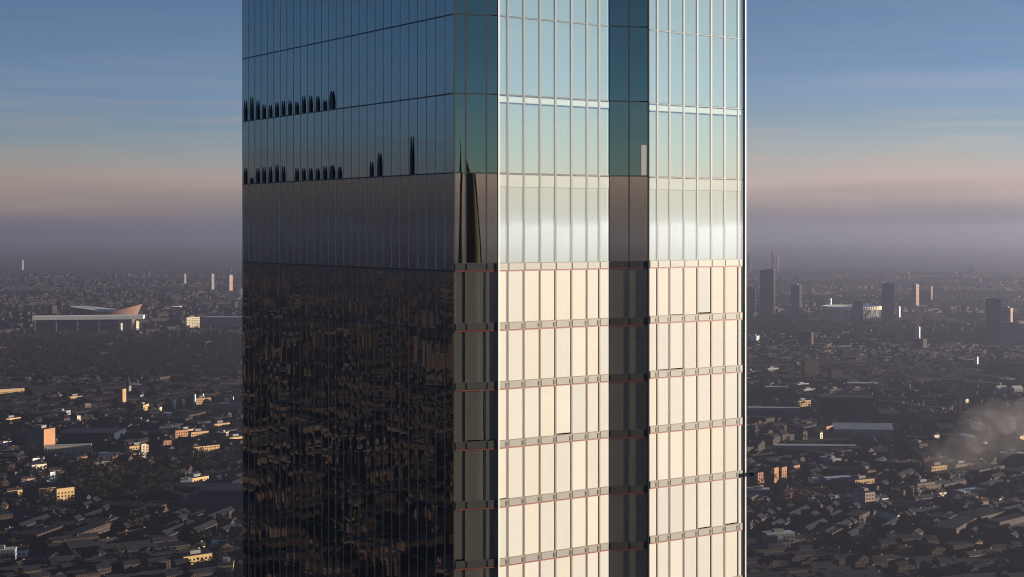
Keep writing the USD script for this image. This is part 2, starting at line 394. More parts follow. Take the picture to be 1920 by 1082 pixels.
# --- the front: chamfer, bay, strip, bay
cols = {
    'chamfer': (chamfer, [0.0, chamfer.t_of(873), chamfer.t_of(912), chamfer.len]),
    'bay': (bay, [0.0] + [bay.t_of(x) for x in (952.6, 982.8, 1013, 1042, 1072, 1101, 1124)] + [bay.len]),
    'strip': (strip, [0.0, strip.t_of(1179.5), strip.len]),
    'bay2': (bay2, [0.0] + [bay2.t_of(x) for x in (1233, 1256, 1282.6, 1308, 1334, 1359, 1384.5)] + [bay2.len])}
CROWN = 8   # first crown row
for key, (face, ts) in cols.items():
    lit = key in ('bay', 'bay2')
    for r in range(len(ROWS) - 1):
        z0, z1 = ROWS[r], ROWS[r + 1]
        crown = r >= CROWN
        inside = VISIBLE[0] <= r <= VISIBLE[1]
        bd = 0.0 if crown else 0.56          # height of the spandrel band at the row's foot is below the red trim
        for i in range(len(ts) - 1):
            t0, t1 = ts[i] + 0.035, ts[i + 1] - 0.035
            b = rnd.uniform(0.0003, 0.0012) * rnd.choice((1, 1, -1))
            tilt, lean = rnd.gauss(0, 0.0008), rnd.gauss(0, 0.0006)
            if key == 'chamfer' and i == 0 and r in (8, 9):
                b, tilt = 0.0032, 0.0
            if crown:
                m = pane_mesh(face, t0, t1, z0 + 0.04, z1 - 0.04, 0, b, tilt, lean)
                g = M['crown_glass'] if lit else M['olive_sky_glass' if r == 8 else 'teal_sky_glass']
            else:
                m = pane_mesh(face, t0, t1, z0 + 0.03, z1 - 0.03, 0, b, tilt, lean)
                g = M['clear_glass'] if lit else M['shaded_glass']
            if inside:
                obj('pane', m, g, tower, smooth=True)
            else:
                stuff_front.setdefault(g.GetPath().name, (MB(), g))[0].add(*m)
            if crown and lit:
                mb = MB(); face.bar(mb, t0, t1, z0 + 0.05, z1 - (0.62 if r == 9 else 0.95 if r == 8 else 0.05), -0.055, -0.04); mb.build('screen_panel', M['frit_glow' if r == 8 else 'frit'], tower)
                if r in (8, 9):
                    mb = MB(); face.bar(mb, t0, t1, z1 - (0.50 if r == 9 else 0.92), z1 - 0.1, -0.038, -0.025); mb.build('edge_panel', M['frit_bright' if r == 9 else 'frit_pale'], tower)
            if not crown:
                mb = MB()
                face.bar(mb, t0, t1, z0 + 0.55 + (rnd.uniform(0.02, 0.13) if rnd.random() < 0.13 else 0.0), z1 - 0.04, -0.035, -0.022)
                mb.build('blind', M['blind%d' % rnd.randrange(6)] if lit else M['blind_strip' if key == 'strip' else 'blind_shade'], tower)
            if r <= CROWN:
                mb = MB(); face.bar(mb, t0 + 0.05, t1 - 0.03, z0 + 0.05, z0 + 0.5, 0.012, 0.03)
                mb.build('spandrel_panel', M['spandrel_pale' if crown else 'spandrel'] if lit else M['shaded_spandrel'], tower)
                if lit and not crown and i < len(ts) - 2:
                    mb = MB(); face.bar(mb, t1 - 0.17, t1 - 0.02, z0 + 0.09, z0 + 0.42, 0.031, 0.05); mb.build('bracket', M['mullion_dark'], tower)
        # horizontals
        mb = MB()
        if r <= CROWN:
            face.bar(mb, 0.02, face.len - 0.02, z0 - 0.035, z0 + 0.03, -0.05, 0.034)
            mb.build('red_trim', M['red'], tower)
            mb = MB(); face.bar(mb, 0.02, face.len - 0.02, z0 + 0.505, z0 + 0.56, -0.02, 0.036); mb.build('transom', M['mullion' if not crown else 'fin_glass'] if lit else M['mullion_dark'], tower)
        else:
            face.bar(mb, 0.02, face.len - 0.02, z0 - 0.025, z0 + 0.025, -0.02, 0.012)
            mb.build('transom', M['mullion_dark'], tower)
    for i, t in enumerate(ts):
        if key == 'strip' and i != 1 or (key != 'chamfer' and i in (0, len(ts) - 1)) or (key == 'chamfer' and i == len(ts) - 1):
            continue
        w = 0.065 if lit else 0.05
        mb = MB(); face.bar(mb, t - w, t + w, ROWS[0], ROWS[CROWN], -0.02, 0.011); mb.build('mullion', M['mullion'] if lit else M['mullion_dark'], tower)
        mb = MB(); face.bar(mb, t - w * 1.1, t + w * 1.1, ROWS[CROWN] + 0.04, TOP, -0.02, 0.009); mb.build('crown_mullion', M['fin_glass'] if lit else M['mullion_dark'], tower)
for mb_, g_ in stuff_front.values():
    tag(mb_.build('outer_panes', g_, tower), kind='stuff')
# corner posts
for p, w in ((C_, 0.10), (G_, 0.11)):
    mb = MB(); bay.bar(mb, (p - C_) @ bay.d - 0.0 - (0.0 if p is C_ else w), (p - C_) @ bay.d + (w if p is C_ else 0.0), ROWS[0], TOP, -0.1, 0.09)
    mb.build('corner_post', M['white_post'], tower)
mb = MB(); strip.bar(mb, strip.len - 0.10, strip.len, ROWS[0], TOP, -0.1, 0.06); mb.build('strip_post', M['mullion_dark'], tower)
mb = MB(); ret.bar(mb, 0.0, ret.len, ROWS[0], TOP, -0.2, -0.02); mb.build('return_wall', M['mullion_dark'], tower)
# pale panels put in for bright upright reflections in the strip and the second bay
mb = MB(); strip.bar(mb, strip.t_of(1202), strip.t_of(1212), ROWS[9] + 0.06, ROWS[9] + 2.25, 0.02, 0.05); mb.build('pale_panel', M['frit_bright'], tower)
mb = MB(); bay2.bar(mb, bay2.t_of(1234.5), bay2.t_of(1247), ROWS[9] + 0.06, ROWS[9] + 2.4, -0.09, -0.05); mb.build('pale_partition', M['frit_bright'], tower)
# small black device on the right edge
gz = (HORIZON - 888) * 1.133 * D0 / F
o = P3(G_, gz)
mb = MB(); mb.frame(o + np.array([-0.02, -0.15, -0.03]), (1, 0, 0), (0, 1, 0), (0, 0, 1), (0.75, 0.06, 0.06))
mb.frame(o + np.array([0.3, -0.28, -0.16]), (1, 0, 0), (0, 1, 0), (0, 0, 1), (0.35, 0.3, 0.28)); mb.build('wall_bracket', M['black'], tower)
# everything below the detailed storeys, down to the street
for face in (left, chamfer, bay, strip, bay2):
    n = max(1, round(face.len / 1.3))
    k = 0
    z = ROWS[0]
    while z > -H + 5:
        z -= 4.05
        face.bar(low, 0.02, face.len - 0.02, z + 0.05, z + 4.0, -0.2, -0.02)
tag(low.build('lower_storeys', M['tower_glass'], tower), kind='stuff')

# ------------------------------------------------------------------ the city
TAKEN = []      # (x, y, radius) of placed buildings


def windows_on(mb, w, d, h, faces, sx=3.2, sz=3.1, ww=1.5, wh=1.6, band=False):
    for f in faces:
        L = w if f in 'FB' else d
        n = max(1, int((L - 1.0) / sx))
        rows = max(1, int((h - 0.8) / sz))
        for r in range(rows):
            z = 1.0 + r * sz
            spans = [(-L / 2 + 0.6, L / 2 - 0.6)] if band else [((i - (n - 1) / 2) * (L - 1.0) / n - ww / 2, (i - (n - 1) / 2) * (L - 1.0) / n + ww / 2) for i in range(n)]
            for a, b in spans:
                if f == 'F':
                    mb.box((a, -d / 2 - 0.04, z), (b, -d / 2 + 0.02, z + wh))
                elif f == 'R':
                    mb.box((w / 2 - 0.02, a, z), (w / 2 + 0.04, b, z + wh))
                elif f == 'L':
                    mb.box((-w / 2 - 0.04, a, z), (-w / 2 + 0.02, b, z + wh))


def block(name, label, cat, x0, x1, yt, yb, wall, rot=-18.0, frac=0.78, roof='flat', roofm=None, win='FR', plant=True, group=None, band=False, yaw_depth=None, slope=0.0, cap=None):
    """A building whose outline spans picture columns x0..x1 and rows yt..yb; rot (degrees, clockwise negative) turns it, frac is the share of the front."""
    gx, gd = ground_at((x0 + x1) / 2, yb)
    T = (x1 - x0) * gd / F
    h = (yb - yt) * gd / F
    c, s = math.cos(math.radians(abs(rot))), math.sin(math.radians(abs(rot)))
    w, d = frac * T / c, (1 - frac) * T / max(s, 0.05)
    if yaw_depth:
        d = yaw_depth
    o = thing(name, label, cat, (gx, gd + (w * s + d * c) / 2, drop(gd)), rot, group)
    TAKEN.append((gx, gd + (w * s + d * c) / 2, max(w, d) * 0.62 + 3))
    mw = M[wall]
    if roof == 'gable':
        rh = min(d, w) * 0.35
        hh = max(h - rh, h * 0.6)
        along = 'x' if w >= d else 'y'
        b = MB(); b.box((-w / 2, -d / 2, -2), (w / 2, d / 2, hh)); b.build('wall', mw, o)
        b = MB(); b.gable((-w / 2, -d / 2, hh + 0.01), (w / 2, d / 2), h - hh, along, 0.3); b.build('roof', M[roofm or 'slate'], o)
        if h < 25:
            b = MB(); b.box((w * 0.2, -0.6, hh), (w * 0.2 + 1.2, 0.6, h + 1.2)); b.build('chimney', M['brick'], o)
    elif roof == 'slope':
        b = MB()
        v = [(-w / 2, -d / 2, -2), (w / 2, -d / 2, -2), (w / 2, d / 2, -2), (-w / 2, d / 2, -2), (-w / 2, -d / 2, h - slope), (w / 2, -d / 2, h), (w / 2, d / 2, h), (-w / 2, d / 2, h - slope)]
        b.add(v, [[0, 3, 2, 1], [4, 5, 6, 7], [0, 1, 5, 4], [1, 2, 6, 5], [2, 3, 7, 6], [3, 0, 4, 7]]); b.build('wall', mw, o)
        hh = h - slope
    else:
        hh = h
        b = MB(); b.box((-w / 2, -d / 2, -2), (w / 2, d / 2, h - 0.35)); b.build('wall', mw, o)
        b = MB(); t = 0.25
        b.box((-w / 2 - t, -d / 2 - t, h - 0.35), (w / 2 + t, d / 2 + t, h)); b.build('roof', M[roofm or 'slate'], o)
        if plant and w > 6 and d > 6:
            b = MB(); b.box((-w * 0.22, -d * 0.2, h), (w * 0.18, d * 0.22, h + min(3.2, 0.12 * h + 0.8))); b.build('plant_room', M[cap or 'concrete'], o)
    if win and gd < 6000:
        b = MB(); big = gd > 3000
        windows_on(b, w, d, hh, win, band=band, **(dict(sx=4.5, sz=4.2, ww=2.6, wh=2.0) if big else {}))
        if b.n:
            tag(b.build('windows', M['window'], o), kind='stuff')
    return o, w, d, h, gd


def mirrored_tower():
    """A dark tapered tower behind the viewpoint; the corner strip of the glass tower reflects it."""
    x, y, h = MIRRORED
    o = thing('curved_tower', 'dark tapered tower mirrored in the corner strip of the glass tower', 'skyscraper', (x, y, 0))
    pr = [(8, 0), (8.8, h * 0.3), (8.4, h * 0.55), (7, h * 0.75), (5, h * 0.88), (2.4, h * 0.96), (0.3, h)]
    m = trimesh.creation.revolve(pr, sections=28)
    obj('shell', m, M['core'], o, smooth=40)
    for k in range(0, 28, 4):
        a = 2 * math.pi * k / 28
        b = MB()
        for (r0, z0), (r1, z1) in zip(pr[:-1], pr[1:]):
            p0, p1 = np.array([r0 * math.cos(a), r0 * math.sin(a), z0]), np.array([r1 * math.cos(a), r1 * math.sin(a), z1])
            t = np.array([-math.sin(a), math.cos(a), 0]) * 0.4; n_ = np.array([math.cos(a), math.sin(a), 0]) * 0.35
            b.add([p0 - t, p0 + t, p0 + t + n_, p0 - t + n_, p1 - t, p1 + t, p1 + t + n_, p1 - t + n_], [[0, 1, 5, 4], [1, 2, 6, 5], [2, 3, 7, 6], [3, 0, 4, 7]])
        b.build('rib', M['core'], o)


MIRRORED = (228.0, -290.0, 291.0)
mirrored_tower()
# ---- right of the tower, far skyline
block('tower_block', 'tall dark skyscraper with slanted top, tallest right of the glass tower', 'skyscraper', 1426, 1457, 503, 594, 'tower_glass', -17, 0.80, 'slope', slope=6, win='FR', band=True)
block('tower_block', 'dark tower touching the right edge of the glass tower, behind which the tallest stands', 'tower', 1398, 1419, 539, 590, 'tower_glass', -14, 0.85, band=True)
block('tower_block', 'faint haze-grey tower far off, close beside the glass tower edge', 'tower', 1401, 1409, 478, 512, 'concrete', -12, 0.8, win='')
block('tower_block', 'faint pale tower far in the haze just right of the tallest dark tower', 'tower', 1446, 1453, 472, 511, 'pink', -12, 0.7, win='')
block('tower_block', 'slimmer of two faint pale towers in the haze, the right-hand one', 'tower', 1455, 1461, 478, 511, 'pink', -12, 0.6, win='')
block('tower_block', 'mid-height dark tower with paler right side, second right of the tallest', 'tower', 1484, 1508, 535, 597, 'tower_glass', -20, 0.62, band=True)
block('office_block', 'small pale square block left of the bright rimmed arena', 'office block', 1548, 1562, 560, 579, 'white', -20, 0.7)
block('office_block', 'dark squat tower standing in front of the bright rimmed arena', 'tower', 1599, 1623, 565, 606, 'tower_glass', -15, 0.8, band=True)
block('tower_block', 'dark plain slab tower right of the bright rimmed arena', 'tower', 1655, 1680, 533, 609, 'tower_glass', -13, 0.86, band=True)
block('office_block', 'narrow white block at the foot of the dark slab tower', 'office block', 1681, 1691, 575, 602, 'white', -25, 0.5)
block('tower_block', 'pinkish tower with brighter right side near the pair right of centre', 'tower', 1710, 1728, 534, 577, 'pink', -30, 0.42)
block('tower_block', 'lower brownish tower beside the pinkish tower', 'tower', 1728, 1746, 546, 572, 'brick', -12, 0.9)
block('tower_block', 'slim pinkish tower rising behind the lower brownish tower', 'tower', 1744, 1750, 536, 566, 'pink', -30, 0.4, win='')
block('tower_block', 'slim dark tower with a sunlit pink right edge', 'tower', 1803, 1815, 572, 609, 'pink', -15, 0.72)
o, w, d, h, gd = block('tower_block', 'big dark tower under construction with masts on its roof', 'tower', 1850, 1880, 561, 648, 'tower_glass', -12, 0.9, band=True)
for dx, hh in ((-0.15, 34), (0.22, 46), (0.5, 30)):
    b = MB(); b.box((dx * w - 0.5, -0.5, h), (dx * w + 0.5, 0.5, h + hh)); b.box((dx * w - 9, -0.4, h + hh - 1.6), (dx * w + 3, 0.4, h + hh - 0.8)); b.build('mast', M['mullion_steel'], o)
block('tower_block', 'dark tower with bright orange-pink end wall at the right frame edge', 'tower', 1881, 1904, 578, 640, 'pink', -32, 0.6)
block('office_block', 'broad grey block low in the haze below the masted tower', 'office block', 1862, 1917, 606, 648, 'concrete', -10, 0.92)
block('tower_block', 'faint squat tower far in the haze near the right', 'tower', 1818, 1830, 502, 516, 'concrete', -10, 0.8, win='')
block('office_block', 'small white tower block below the pinkish towers', 'tower', 1717, 1728, 613, 637, 'white', -24, 0.6)
block('office_block', 'white upright block standing alone among dark roofs at right', 'tower', 1828, 1837, 669, 692, 'white', -30, 0.45)
block('office_block', 'white curved-edge block beside the broad grey block', 'office block', 1852, 1859, 622, 646, 'white', -35, 0.4)
block('warehouse', 'long low warehouse with bright pale roof across the middle distance', 'warehouse', 1566, 1628, 650, 656, 'white', -4, 0.97, roofm='pale_roof', win='', plant=False)


# ---- arena with the bright rim
def arena():
    x0, x1, yb = 1552, 1664, 600
    gx, gd = ground_at((x0 + x1) / 2, yb)
    R = (x1 - x0) * gd / F / 2
    o = thing('arena', 'round sports arena with a bright sunlit rim band far right', 'arena', (gx, gd + R, drop(gd)))
    TAKEN.append((gx, gd + R, R + 10))
    n = 48
    def ring(prof, name, m):
        v, f = [], []
        for i in range(n):
            a = 2 * math.pi * i / n
            for r, z in prof:
                v.append((r * math.cos(a), r * math.sin(a) * 0.85, z))
        k = len(prof)
        for i in range(n):
            for j in range(k - 1):
                f.append((i * k + j, ((i + 1) % n) * k + j, ((i + 1) % n) * k + j + 1, i * k + j + 1))
        obj(name, (np.array(v), np.array(f)), m, o)
    hh = 24 * gd / F
    ring([(R * 0.90, -1), (R * 0.97, hh * 0.66), (R * 0.97, hh * 0.72)], 'wall', M['concrete'])
    ring([(R, hh * 0.72), (R * 1.02, hh * 0.74), (R * 1.02, hh * 0.98), (R * 0.96, hh), (R * 0.7, hh * 0.9), (R * 0.5, hh * 0.75)], 'roof_rim', M['white'])
    for i in range(34):
        a = math.pi * (1.06 + 0.88 * i / 33)
        cx, cy = R * 1.035 * math.cos(a), R * 1.035 * 0.85 * math.sin(a)
        b = MB(); b.frame((cx, cy, hh * 0.73), (0.64, 0.77, 0), (-0.77, 0.64, 0), (0, 0, 1), (6.5, 0.4, hh * 0.24)); b.build('rim_louvre', M['cream'], o)  # added plates, angled to catch the sun so the rim reads bright
    for i in range(0, n, 2):
        a = 2 * math.pi * i / n
        c = np.array([R * 0.985 * math.cos(a), R * 0.985 * 0.85 * math.sin(a)])
        b = MB(); b.box((c[0] - 1, c[1] - 1, -1), (c[0] + 1, c[1] + 1, hh * 0.74)); b.build('column', M['white'], o)


arena()
# ---- right of the tower, nearer
for x0, x1, yt, yb, wl, nm in ((1450, 1463, 877, 908, 'orange_brick', 'first'), (1464, 1478, 876, 906, 'orange_brick', 'second'), (1486, 1503, 873, 893, 'orange_brick', 'third')):
    block('apartment_block', {'first': 'plain orange end block, leftmost of the sunlit orange trio', 'second': 'orange block with dark windows, middle of the sunlit orange trio', 'third': 'shorter orange block, rightmost of the sunlit orange trio'}[nm],
          'apartment block', x0, x1, yt, yb, wl, 48, 0.86, win='' if nm == 'first' else 'FL', group='row of three orange blocks')
block('apartment_block', 'dull red brick block left of the sunlit orange trio', 'apartment block', 1418, 1433, 886, 919, 'red_brick', 42, 0.8)
block('apartment_block', 'small orange block at the left end of the long white-roofed hall', 'apartment block', 1547, 1566, 799, 818, 'orange_brick', 45, 0.85)
block('house', 'small cream house left of the small orange block', 'house', 1535, 1544, 810, 823, 'cream', 40, 0.7, 'gable')
block('hall', 'long low hall with pale double roof behind the dark streets at right', 'hall', 1567, 1680, 797, 819, 'concrete', -5, 0.97, 'gable', 'pale_roof', win='', yaw_depth=38)
block('depot', 'large dark blue shed, broad flat mass in mid distance at right', 'depot', 1539, 1643, 746, 793, 'blue_metal', -6, 0.95, roofm='blue_metal', win='', plant=False)
block('tower_block', 'dark bluish left twin tower above the sunlit gables', 'tower', 1793, 1806, 721, 760, 'tower_glass', -10, 0.9)
block('tower_block', 'dark bluish right twin tower above the sunlit gables', 'tower', 1810, 1827, 719, 758, 'tower_glass', -10, 0.9)
for i, (a, b2) in enumerate(((1790, 1797), (1799, 1807), (1809, 1818))):
    block('house', ['cream sunlit gable end, leftmost of three below the twin towers', 'cream sunlit gable end, middle of three below the twin towers', 'cream sunlit gable end, rightmost of three below the twin towers'][i], 'house', a, b2, 750 - i, 767, 'cream', 42, 0.8, 'gable', group='sunlit gables below the twin towers')
for i, (a, b2) in enumerate(((1868, 1892), (1897, 1921))):
    block('factory_shed', ['grey sawtooth shed near the right edge, left one of two', 'grey sawtooth shed cut by the right edge, right one of two'][i], 'shed', a, b2, 724, 747, 'concrete', 20, 0.8, 'gable', 'pale_roof', win='')
block('house', 'sunlit cream gabled house left of the smoke', 'house', 1748, 1764, 814, 834, 'cream', 40, 0.75, 'gable')
block('house', 'pale pink house showing through the smoke', 'house', 1834, 1856, 828, 845, 'pink', 38, 0.8, 'gable')
block('house', 'yellow house at the right frame edge behind the smoke', 'house', 1908, 1930, 815, 838, 'yellow_brick', 38, 0.8, 'gable')
block('warehouse', 'dark flat building with thin pale roof edges at lower right', 'warehouse', 1880, 1925, 850, 886, 'brick', -10, 0.93, roofm='pale_roof')
block('office_block', 'pale grey block with white roof edge, lower right of the tower', 'office block', 1614, 1634, 874, 892, 'white', -8, 0.85)
block('house', 'white gabled house right of the pale grey block', 'house', 1660, 1682, 876, 890, 'white', 30, 0.7, 'gable')
block('warehouse', 'long thin white-roofed terrace behind the orange trio', 'warehouse', 1452, 1608, 836, 846, 'concrete', -3, 0.98, roofm='pale_roof', win='', plant=False, yaw_depth=12)
block('warehouse', 'low pale-roofed sheds at the bottom edge right of the tower', 'warehouse', 1402, 1446, 918, 934, 'concrete', -8, 0.93, roofm='pale_roof')
block('warehouse', 'long grey-roofed shed on the horizon side of the dark blue shed', 'warehouse', 1592, 1650, 719, 729, 'concrete', -5, 0.96, roofm='pale_roof', win='', plant=False)
block('warehouse', 'grey roofed twin shed left of the dark blue shed', 'warehouse', 1436, 1482, 726, 737, 'concrete', -6, 0.95, roofm='pale_roof', win='', plant=False)
block('warehouse', 'pale long shed by the tower edge at mid height', 'warehouse', 1403, 1502, 765, 775, 'concrete', -4, 0.97, roofm='pale_roof', win='', plant=False, yaw_depth=14)
block('office_block', 'white cornered block close to the tower edge', 'office block', 1408, 1426, 630, 646, 'white', -25, 0.6)

# ---- left of the tower, far
block('slim_tower', 'slim grey tower standing far off near the tower, left of the pink one', 'tower', 392, 400, 514, 544, 'concrete', -20, 0.6, win='')
block('slim_tower', 'slim pinkish tower right of the slim grey tower', 'tower', 427, 435, 516, 545, 'pink', -30, 0.4, win='')
block('slim_tower', 'short thin pale tower left of the slim grey tower', 'tower', 343, 348, 514, 534, 'concrete', -25, 0.5, win='')
block('slim_tower', 'faint short tower alone on the far horizon at left', 'tower', 38, 43, 488, 506, 'concrete', -20, 0.6, win='')
block('office_block', 'cream and orange block right of the long flat-roofed hall', 'office block', 345, 371, 595, 615, 'cream', 42, 0.8)
block('office_block', 'small white block under the right end of the long flat-roofed hall', 'office block', 251, 259, 603, 624, 'cream', -25, 0.55)
block('office_block', 'tiny white block under the middle of the long flat-roofed hall', 'office block', 221, 228, 606, 620, 'cream', -25, 0.55)
block('warehouse', 'low white-topped sheds beyond the long hall, toward the tower', 'warehouse', 316, 339, 574, 580, 'white', 30, 0.9, win='', plant=False)
block('warehouse', 'long pale roof ending at the tower edge at left', 'warehouse', 378, 462, 595, 612, 'concrete', -4, 0.97, roofm='pale_roof', win='', plant=False)


def long_hall():
    x0, x1 = 60, 262
    gx, gd = ground_at((x0 + x1) / 2, 621)
    w = (x1 - x0) * gd / F
    k = gd / F
    o = thing('long_hall', 'very long low hall with pale flat overhanging roof on posts', 'hall', (gx, gd + 30, drop(gd)), 10)
    TAKEN.append((gx - w / 4, gd + 30, w / 3)); TAKEN.append((gx + w / 4, gd + 30, w / 3))
    b = MB(); b.box((-w / 2, -28, 21.5 * k), (w / 2, 28, 28.0 * k)); b.build('roof', M['white'], o)
    b = MB(); b.box((-w / 2 + 8, -14, -1), (w / 2 - 30, 26, 21.5 * k - 0.01)); b.build('wall', M['tower_glass'], o)
    for i in range(6):
        x = -w / 2 + 6 + i * (w - 12) / 5
        b = MB(); b.box((x - 1.1, -26, -1), (x + 1.1, -24, 21.5 * k - 0.01)); b.build('column', M['concrete'], o)


def wave_arena():
    x0, x1 = 114, 252
    gx, gd = ground_at((x0 + x1) / 2, 613)
    w = (x1 - x0) * gd / F
    k = gd / F
    o = thing('cycling_arena', 'arena with a saddle-shaped roof rising at both ends', 'arena', (gx, gd + 90, drop(gd)))
    TAKEN.append((gx, gd + 60, w / 2)); 
    n, rings = 48, 6
    def top(u):   # u from -1 to 1 across: high at left, dipping right of the middle, up again at the right tip
        return (32 + 4.5 * u * u * (1 if u < 0 else 2.0) - 5.5 * math.exp(-((u - 0.25) / 0.5) ** 2)) * k
    v, f = [], []
    for j in range(rings + 1):
        r = j / rings
        for i in range(n):
            a = 2 * math.pi * i / n
            x, y = r * math.cos(a), r * math.sin(a)
            v.append((x * w / 2, y * w * 0.33, top(x) - 0.5 * k + 3.0 * (y * y) * k * 0.4))
    for j in range(rings):
        for i in range(n):
            i2 = (i + 1) % n
            f.append((j * n + i, (j + 1) * n + i, (j + 1) * n + i2, j * n + i2))
    obj('roof', (np.array(v), np.array(f)), M['pale_roof'], o, smooth=60)
    v, f = [], []
    for i in range(n):
        a = 2 * math.pi * i / n
        x, y = math.cos(a), math.sin(a)
        zt = top(x) - 0.5 * k + 1.2 * y * y * k - 0.3
        v += [(x * w * 0.36, y * w * 0.26, -1), (x * w * 0.49, y * w * 0.325, zt)]
    for i in range(n):
        i2 = (i + 1) % n
        f.append((2 * i, 2 * i2, 2 * i2 + 1, 2 * i + 1))
    obj('wall', (np.array(v), np.array(f)), M['timber'], o, smooth=60)


long_hall(); wave_arena()

# ---- left of the tower, nearer
block('tower_block', 'slim tan tower, left one of the close twin pair in the left middle ground', 'tower', 222.5, 227.5, 730, 764, 'yellow_brick', 50, 0.85, win='')
block('tower_block', 'slim tan tower, right one of the close twin pair in the left middle ground', 'tower', 229, 235, 729, 764, 'yellow_brick', 50, 0.85, win='')


def church():
    gx, gd = ground_at(237, 752)
    k = gd / F
    o = thing('church', 'grey church with a thin pointed spire behind the twin tan towers', 'church', (gx, gd + 12, drop(gd)), -20)
    TAKEN.append((gx, gd + 12, 22))
    b = MB(); b.box((-3, -3, -1), (3, 3, 27 * k)); b.build('belfry', M['concrete'], o)
    b = MB(); b.add([(-3, -3, 27 * k), (3, -3, 27 * k), (3, 3, 27 * k), (-3, 3, 27 * k), (0, 0, 49 * k)], np.array([[0, 1, 4], [1, 2, 4], [2, 3, 4], [3, 0, 4]])); b.build('spire', M['slate'], o)
    b = MB(); b.box((3, -5, -1), (24, 5, 9)); b.build('nave', M['concrete'], o)
    b = MB(); b.gable((3, -5, 9.01), (24, 5), 5, 'x', 0.3); b.build('roof', M['slate'], o)


church()
four = [(324.5, 329.5, 749, 766, 'leftmost of four pale slim blocks in a row near the tower'), (341, 346, 748, 766, 'second of four pale slim blocks in a row near the tower'),
        (362, 367, 739, 766, 'third and tallest of four pale slim blocks near the tower'), (377, 382, 738, 757, 'rightmost of four pale slim blocks in a row near the tower')]
for x0, x1, a, b2, lb in four:
    block('slim_block', lb, 'tower', x0, x1, a, b2, 'white', -30, 0.7, group='four pale slim blocks', win='F')
o, w, d, h, gd = block('slab_block', 'dark slab tower with a bright orange end wall at lower left', 'tower', 44, 94.5, 805, 848, 'orange_brick', -22, 0.76, win='')
b = MB(); b.box((-w / 2 + 0.3, -d / 2 - 0.12, 0), (w / 2 - 0.3, -d / 2 - 0.02, h - 0.6)); b.build('front_cladding', M['tower_glass'], o)  # thin dark sheet imitates the shade on the brick front
b = MB()
for i in range(1, 12):
    b.box((-w / 2 + 0.3, -d / 2 - 0.3, i * h / 12), (w / 2 - 0.3, -d / 2 - 0.125, i * h / 12 + 0.35))
tag(b.build('balconies', M['concrete'], o), kind='stuff')
block('terrace', 'long low sunlit cream terrace at the foot of the dark slab tower', 'terrace', 80, 166, 836, 851, 'cream', 12, 0.97, roofm='pale_roof', plant=False, yaw_depth=10)
block('apartment_block', 'bright orange-red block with pale top left of the tower', 'apartment block', 324, 349, 807, 835, 'orange_brick', 42, 0.8, cap='white')
block('apartment_block', 'smaller orange brick block left of the bright orange-red one', 'apartment block', 303, 319, 826, 850, 'red_brick', 42, 0.75)
block('terrace', 'long yellow sunlit building below the orange-red block near the tower', 'terrace', 358, 405, 838, 855, 'yellow_brick', 40, 0.9)
block('office_block', 'dark block with a white top near the tower edge at left', 'office block', 404, 427, 811, 832, 'brick', -15, 0.85, roofm='white')
block('apartment_block', 'yellow sunlit apartment block, left one of the bright pair at the bottom edge', 'apartment block', 70, 99, 916, 937, 'yellow_brick', 40, 0.86, win='FL')
block('apartment_block', 'yellow sunlit apartment block, taller right one of the bright pair at the bottom edge', 'apartment block', 102, 133, 916, 948, 'yellow_brick', 40, 0.86, win='FL')
block('house', 'sunlit orange low block right of the grey gabled house', 'house', 212, 254, 850, 866, 'red_brick', 38, 0.85, 'gable', 'tile_roof')
block('tower_block', 'beige rounded tower behind the sunlit orange low block', 'tower', 260, 273, 832, 862, 'cream', 35, 0.6)
block('house', 'brown double-gabled house, left half, in the dark trees', 'house', 181, 199, 876, 900, 'brick', 30, 0.8, 'gable', 'tile_roof')
block('house', 'brown double-gabled house, right half, in the dark trees', 'house', 200, 219, 875, 900, 'brick', 30, 0.8, 'gable', 'tile_roof')
block('house', 'pale pinkish gabled house right of the cream terrace', 'house', 124, 150, 864, 880, 'pink', 40, 0.8, 'gable', 'tile_roof')
block('house', 'red-walled house with white top behind the pale pinkish gabled house', 'house', 145, 162, 854, 868, 'red_brick', 40, 0.7, 'gable', 'slate')
block('slim_block', 'slim cream tower left of centre of the left town', 'tower', 142, 150, 779, 799, 'cream', 38, 0.7, win='')
block('slim_block', 'slim grey tower just left of the slim cream one', 'tower', 130, 137, 784, 799, 'concrete', -20, 0.6, win='')
block('slim_block', 'pinkish brick tower above the slim cream one', 'tower', 157, 170, 756, 777, 'pink', 20, 0.8)
block('terrace', 'long yellow-green sunlit building cut by the left edge', 'terrace', -12, 36, 731, 747, 'yellow_brick', 35, 0.93, roofm='pale_roof', plant=False)
block('depot', 'wide dark blue flat-topped block behind the cream terrace', 'depot', 112, 218, 812, 832, 'blue_metal', -4, 0.97, 'flat', 'blue_metal', win='', plant=False, yaw_depth=45)  # plain box placed for a dark blue patch
